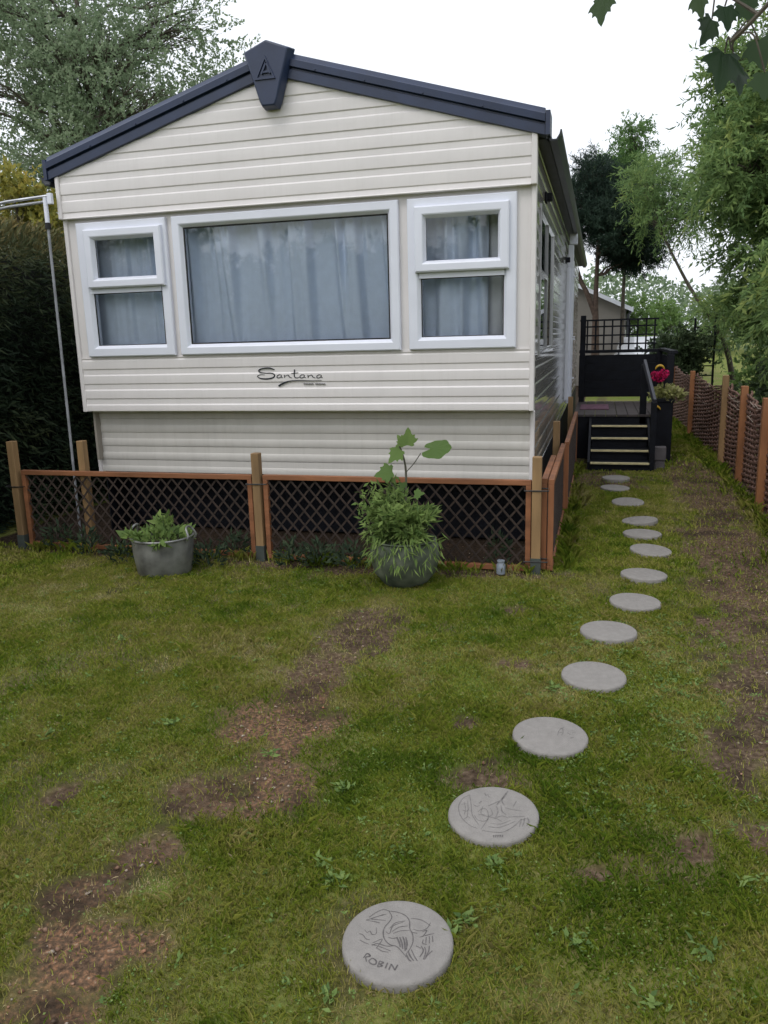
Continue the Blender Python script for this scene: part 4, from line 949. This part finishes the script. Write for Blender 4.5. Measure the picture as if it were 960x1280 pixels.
# hedge left of the caravan
hd = thing('conifer_hedge', 'tall dark clipped conifer hedge with browned top left of the caravan', 'hedge', (-1.6, 3, 0))
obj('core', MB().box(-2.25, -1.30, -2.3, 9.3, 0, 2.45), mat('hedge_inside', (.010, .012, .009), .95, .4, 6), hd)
n = 100000; P = np.c_[np.where(rng.random(n) < .62, -1.28+rng.beta(2, 1.3, n)*.36, rng.uniform(-2.6, -1.0, n)), -2.4+11.9*rng.random(n)**1.35, np.zeros(n)]
P[:, 2] = np.where(P[:, 0] > -1.29, rng.uniform(0, 2.66, n), 2.40+rng.beta(2, 1.5, n)*.34)
bul = (fbm(P, 1.5, 201)-.5)*.42; P[:, 0] += np.where(P[:, 0] > -1.29, bul, 0); P[:, 2] += np.where(P[:, 2] > 2.4, (fbm(P, 2.2, 207)-.5)*.25, 0)
D = np.c_[rng.uniform(.2, 1, n), rng.normal(-.15, .5, n), rng.uniform(-.7, .35, n)]; D[P[:, 2] > 2.5, 2] += .8
browse = np.clip((P[:, 2]-1.75)/.95, 0, 1)**1.4*.75
tt = .22+.55*(fbm(P, 2.2, 205)-.35)+browse*.7+rng.normal(0, .10, n)
leaf_obj('foliage', [leaf_arrays(P, D, rng.uniform(.05, .14, n), rng.uniform(.010, .024, n), tt, rng, .2)], LM['hedge'], hd)
# tall airy tree behind the hedge
rg = np.random.default_rng(3)
cl = blob(rg, (-12.6, 18.5, 9.6), (5.2, 3.5, 4.6), 60, 1.35) + blob(rg, (-8.2, 18, 8.6), (1.5, 2, 1.9), 9, .85) + blob(rg, (-14, 18.5, 5.5), (4.0, 2, 1.6), 9, 1.2) + blob(rg, (-9.3, 18.2, 11.2), (1.5, 2, 1.4), 5, .8)
tree('poplar_tree', 'tall airy grey green tree with sky showing through behind the hedge', 'tree', (-12, 18.5, 0), [(-12, 18.5, 0), (-12.05, 18.5, 4), (-11.9, 18.5, 8), (-12.2, 18.6, 13)], cl, 4300, 18, .115, .07, 'ash', 31, .95, .05, .26, tint=(.2, .95), gap=.47)
cl = blob(rg, (-4.6, 5.6, 3.85), (1.3, .8, .40), 14, .30)
tree('yellowing_shrub', 'yellow leaved shrub showing above the hedge top', 'shrub', (-5, 5.8, 0), [(-5, 5.8, 0), (-5.05, 5.7, 1.8), (-4.8, 5.6, 3.7)], cl, 380, 12, .09, .055, 'yel', 37, .3, 0, .06, tint=(.1, .9))
# willows on the right, beyond the woven fence
cl = blob(rg, (7.95, 9.4, 4.2), (1.6, 2.2, 2.9), 34, .72) + blob(rg, (6.2, 9.0, 4.2), (.6, 1.2, .9), 10, .46) + blob(rg, (6.5, 9.2, 5.3), (.5, .9, .8), 7, .42) + blob(rg, (7.8, 9.4, 7.4), (1.0, 1.0, 1.2), 8, .5) + blob(rg, (7.5, 9.0, 1.9), (.9, 1.2, .5), 7, .45)
tree('willow_tree', 'large willow with drooping narrow leaves overhanging the woven fence', 'tree', (7.9, 9.4, 0), [(7.9, 9.4, 0), (7.8, 9.4, 2), (7.95, 9.3, 4.5), (8.0, 9.4, 7.4)], cl, 9000, 24, .12, .033, 'willow', 41, .5, .22, .20, upb=.3, gap=.30)
cl = blob(rg, (7.25, 4.8, 3.4), (.85, 1.6, 2.2), 24, .5) + blob(rg, (7.0, 5.2, 1.7), (.6, 1.2, .6), 7, .4)
tree('willow_tree', 'nearer yellower willow at the right edge of the photo with long hanging leaves', 'tree', (7.6, 4.8, 0), [(7.6, 4.8, 0), (7.55, 4.8, 1.6), (7.6, 4.8, 3.4), (7.6, 4.8, 5.8)], cl, 3600, 24, .12, .032, 'willow', 43, .5, .35, .12, tint=(.4, 1.0), upb=.2, gap=.30)
cl = blob(rg, (5.5, 13.5, 4.1), (.7, .9, .6), 8, .35) + blob(rg, (6.6, 13, 2.0), (.6, .8, .5), 6, .36) + blob(rg, (5.1, 13.8, 4.9), (.4, .6, 1.2), 5, .35)
tree('leaning_willow', 'slender leaning willow sapling between the pine and the large willow', 'tree', (7.0, 13, 0), [(7.0, 13, 0), (6.7, 13, 1.3), (5.9, 13.2, 2.6), (5.2, 13.6, 4.0)], cl, 650, 20, .12, .024, 'willow', 47, .5, .3, .07, tint=(.25, .8))
# pine and a paler tree behind the deck
cl = blob(rg, (4.15, 16.0, 4.2), (1.0, 1.0, .75), 13, .48) + blob(rg, (4.75, 16, 3.65), (.6, .7, .4), 8, .40) + blob(rg, (4.6, 16, 4.6), (.6, .7, .5), 6, .42) + blob(rg, (3.6, 16.0, 5.0), (.55, .8, .7), 6, .42)
tree('pine_tree', 'dark pine with forked trunk standing behind the deck', 'tree', (4.0, 16, 0), [(4.0, 16, 0), (3.98, 16, 1.6), (3.96, 16, 2.6), (4.0, 16, 4.6)], cl, 3400, 32, .11, .015, 'pine', 53, .32, 0, .13, 'barkdark', tint=(.05, .75), gap=.33)
fk = MB(); limb(fk, (3.98, 16, 2.0), (3.45, 16, 3.3), .075, .05, rg, 4, .03); limb(fk, (3.45, 16, 3.3), (3.3, 16.1, 4.8), .05, .02, rg, 4, .03)
obj('forked_trunk', fk, MT['barkdark'], bpy.data.objects['pine_tree'], smooth=50, recalc=False)
cl = blob(rg, (4.55, 18.5, 5.3), (.85, 1.0, 1.1), 15, .45) + blob(rg, (5.0, 18.5, 4.2), (.7, .9, .6), 6, .45) + blob(rg, (4.9, 18.5, 6.9), (.35, .5, .4), 4, .3)
tree('feathery_tree', 'light feathery tree rising above the dark pine', 'tree', (4.7, 18.5, 0), [(4.7, 18.5, 0), (4.7, 18.5, 3), (4.75, 18.5, 6.9)], cl, 1700, 20, .10, .034, 'lime', 59, .5, .1, .08, tint=(-.1, .4), gap=.42)
for (x, y, z, rx, ry, rz, nsub, m_, tw, lab, seed) in ((5.35, 22, 1.9, .9, 1, 1.1, 9, 'lime', 420, 'pale green round shrub behind the square trellis', 61), (6.4, 24, 2.0, .7, 1, .9, 7, 'lime', 300, 'pale green shrub below the leaning willow', 62),
                                                  (5.62, 12.2, 1.0, .42, .5, .62, 8, 'shrub', 420, 'dark green bush at the far end of the deck rail', 63), (7.2, 6.2, .75, .8, 1.2, .55, 8, 'shrub', 360, 'dark undergrowth bush behind the near end of the woven fence', 64),
                                                  (6.9, 9.0, .55, .5, 1.0, .4, 6, 'lime', 240, 'light green bush behind the middle of the woven fence', 65), (7.5, 2.6, .8, .6, 1.0, .5, 6, 'shrub', 240, 'dark bush behind the nearest woven panel', 66)):
    tree('garden_bush', lab, 'bush', (x, y, 0), [(x, y, 0), (x, y, z*.6), (x, y, z)], blob(rg, (x, y, z), (rx, ry, rz), nsub, .38), tw, 16, .10, .045, m_, seed, .3, .1, .04, tint=(.1, .9), gap=.3)
# far wood, house, car, trellis
n = 130000; a = rng.uniform(-3.14, 3.14, n); d_ = rng.uniform(55, 75, n); hh = 3.2+4.0*fbm(np.c_[a*9, d_*.02], 1, 301)
P = np.c_[4.1+np.sin(a)*d_, -5.7+np.cos(a)*d_, hh*rng.random(n)**.7]
fwd = leaf_obj('far_wood', [leaf_arrays(P, rng.normal(size=(n, 3)), rng.uniform(.25, .55, n), rng.uniform(.15, .3, n), rng.uniform(.0, .7, n), rng, .2)], LM['ash']); finish(fwd, 'far line of trees beyond the field', 'wood', kind='stuff')
hs_ = thing('beige_chalet', 'beige rendered chalet with shallow gable roof behind the pine', 'building', (1.8, 20, 0))
b_ = MB(); b_.loft([[(-1.2, y, 0), (4.84, y, 0), (4.84, y, 2.30), (1.82, y, 3.72), (-1.2, y, 2.30)] for y in (20, 28)]); obj('wall', b_, MT['render'], hs_)
b_ = MB()
for s in (1, -1):
    X = lambda x: x if s > 0 else 3.64-x
    b_.loft([[(X(1.82), y, 3.74), (X(5.02), y, 2.236), (X(5.02), y, 2.31), (X(1.82), y, 3.82)] for y in (19.8, 28.2)])
obj('roof', b_, MT['roof'], hs_)
b_ = MB()
for s in (1, -1):
    X = lambda x: x if s > 0 else 3.64-x
    b_.loft([[(X(1.82), y, 3.70), (X(5.04), y, 2.187), (X(5.04), y, 2.315), (X(1.82), y, 3.828)] for y in (19.74, 19.797)])
obj('verge_board', b_, MT['upvc'], hs_)
obj('downpipe', MB().tube([(4.90, 19.95, 0), (4.90, 19.95, 2.12), (4.98, 19.9, 2.22)], .045, 8), MT['gutter'], hs_, smooth=40)
car = thing('parked_car', 'white parked car glimpsed through the square trellis', 'car', (5.25, 19.0, 0))
prof_ = [(-.85, .32), (-.86, .75), (-.80, .92), (-.70, .98), (-.58, 1.40), (-.5, 1.46), (.5, 1.46), (.58, 1.40), (.70, .98), (.80, .92), (.86, .75), (.85, .32)]
bd = MB(); bd.loft([[(5.25+x*k, y, .32+(z-.32)*kz) for x, z in prof_] for y, k, kz in ((17.2, .92, .50), (17.5, 1, .60), (18.1, 1, .66), (18.8, 1, 1.0), (20.4, 1, 1.0), (21.0, .97, .75), (21.2, .92, .6))])
obj('body', bd, MT['carwhite'], car, smooth=40)
obj('windscreen', MB().loft([[(5.25-.66, 18.17, .98), (5.25+.66, 18.17, .98), (5.25+.52, 18.74, 1.40), (5.25-.52, 18.74, 1.40)], [(5.25-.66, 18.19, .97), (5.25+.66, 18.19, .97), (5.25+.52, 18.77, 1.40), (5.25-.52, 18.77, 1.40)]]), MT['gutter'], car)
for x in (4.45, 6.05):
    for y in (17.9, 20.5):
        obj('wheel', MB().tube([(x-.09, y, .31), (x+.09, y, .31)], .31, 18), MT['rubber'], car, smooth=40)
for x in (4.72, 5.78): obj('headlight', MB().box(x-.14, x+.14, 17.16, 17.3, .56, .68), MT['jar'], car, bevel=.02)
gt = thing('garden_trellis', 'thin dark ladder trellis standing beyond the far end of the woven fence', 'trellis', (6.0, 12.4, 0))
for x in (6.02, 6.42): obj('upright', MB().box(x-.02, x+.02, 12.38, 12.42, 0, 1.85), MT['black'], gt)
for k in range(7): obj('rung', MB().box(6.0, 6.44, 12.42, 12.44, .45+k*.2, .475+k*.2), MT['black'], gt)

# ------------------------------------------------------------------ tree behind the camera whose branch hangs into the picture
mp = thing('maple_tree', 'overhanging maple branch with dark lobed leaves in the top right corner', 'tree', (6.9, -4.6, 0))
wood = MB(); wood.tube(catmull([(6.9, -4.6, 0), (6.85, -4.6, 1.5), (6.9, -4.65, 3), (6.8, -4.6, 5)], 4), list(np.linspace(.17, .06, 13)), 12)
br = [(6.88, -4.6, 2.5), (6.0, -4.3, 2.78), (5.0, -3.95, 2.72), (4.45, -3.75, 2.46), (4.05, -3.7, 2.44)]
wood.tube(catmull(br, 6), list(np.linspace(.045, .005, 25)), 8)
twg = catmull([(4.85, -3.88, 2.66), at(948, 18, 'y', -3.8), at(922, 40, 'y', -3.75), at(914, 62, 'y', -3.75)], 6); twg2 = catmull([at(948, 18, 'y', -3.8), at(915, -2, 'y', -3.76), at(884, -14, 'y', -3.74)], 6)
wood.tube(twg, list(np.linspace(.006, .0018, len(twg))), 6); wood.tube(twg2, list(np.linspace(.004, .0018, len(twg2))), 6)
TWP = np.array(list(twg)+list(twg2)+[np.array((4.06, -3.70, 2.44)), np.array((4.2, -3.72, 2.445))])
leaves = []
for px_, py_, sz, dd in ((754, -3, .055, (-.1, -.2, -1)), (874, -10, .05, (.1, -.1, -1)), (890, 24, .055, (-.35, -.3, -1)), (906, 8, .05, (.2, -.3, -1)), (930, -4, .055, (.3, -.2, -1)), (906, 66, .085, (-.1, -.4, -1)), (948, 50, .06, (.2, -.2, -1)), (918, 84, .06, (.3, -.3, -1)), (956, 90, .055, (0, -.3, -1))):
    c = at(px_, py_, 'y', -3.75+rng.uniform(-.05, .05)); ab = TWP[int(np.argmin(np.linalg.norm(TWP-c, axis=1)))]
    wood.tube(catmull([ab, ((ab[0]+c[0])/2, c[1], (ab[2]+c[2])/2+.03), c], 4), .0018, 5)
    mb = MB(); maple(mb, c, dd, (rng.normal(0, .45), -1, .35+rng.normal(0, .2)), sz); leaves.append(mb)
obj('trunk', wood, MT['bark'], mp, smooth=50, recalc=False)
for mb in leaves:
    o = obj('leaf', mb, LM['maple'], mp, recalc=False, smooth=60); t = o.data.attributes.new('tint', 'FLOAT', 'POINT'); t.data.foreach_set('value', np.full(len(o.data.vertices), rng.uniform(.1, .9), np.float32))
pts = []
for c in blob(rg, (7.0, -4.9, 4.6), (1.5, 1.6, 1.3), 18, .5):
    n = 60; u = rg.normal(size=(n, 3))*.4*np.array(c[3:])+np.array(c[:3]); pts.append(leaf_arrays(u, rg.normal(size=(n, 3)), .12, .10, rg.random(n), rg))
leaf_obj('crown', pts, LM['maple'], mp)
# garden trees behind the photographer, mirrored in the windows
for k, (x, y, h, lab) in enumerate(((-17, -20, 6.4, 'low garden tree far behind the photographer to the left'), (-11, -24, 6.3, 'garden tree behind the photographer, second from the left'), (-5, -25, 6.4, 'garden tree behind the photographer, third from the left'), (1.5, -25, 6.2, 'garden tree straight behind the photographer'), (8, -24, 6.2, 'garden tree behind the photographer to the right'), (16, -12, 6, 'garden tree beside the photographer far to the right'))):
    tree('garden_tree', lab, 'tree', (x, y, 0), [(x, y, 0), (x, y, h*.4), (x+.2, y, h*.85)], blob(rg, (x, y, h*.48), (4.4, 2, h*.40), 26, 1.1), 1300, 18, .22, .13, 'shrub', 80+k, .8, .1, .2, group='trees behind the photographer')
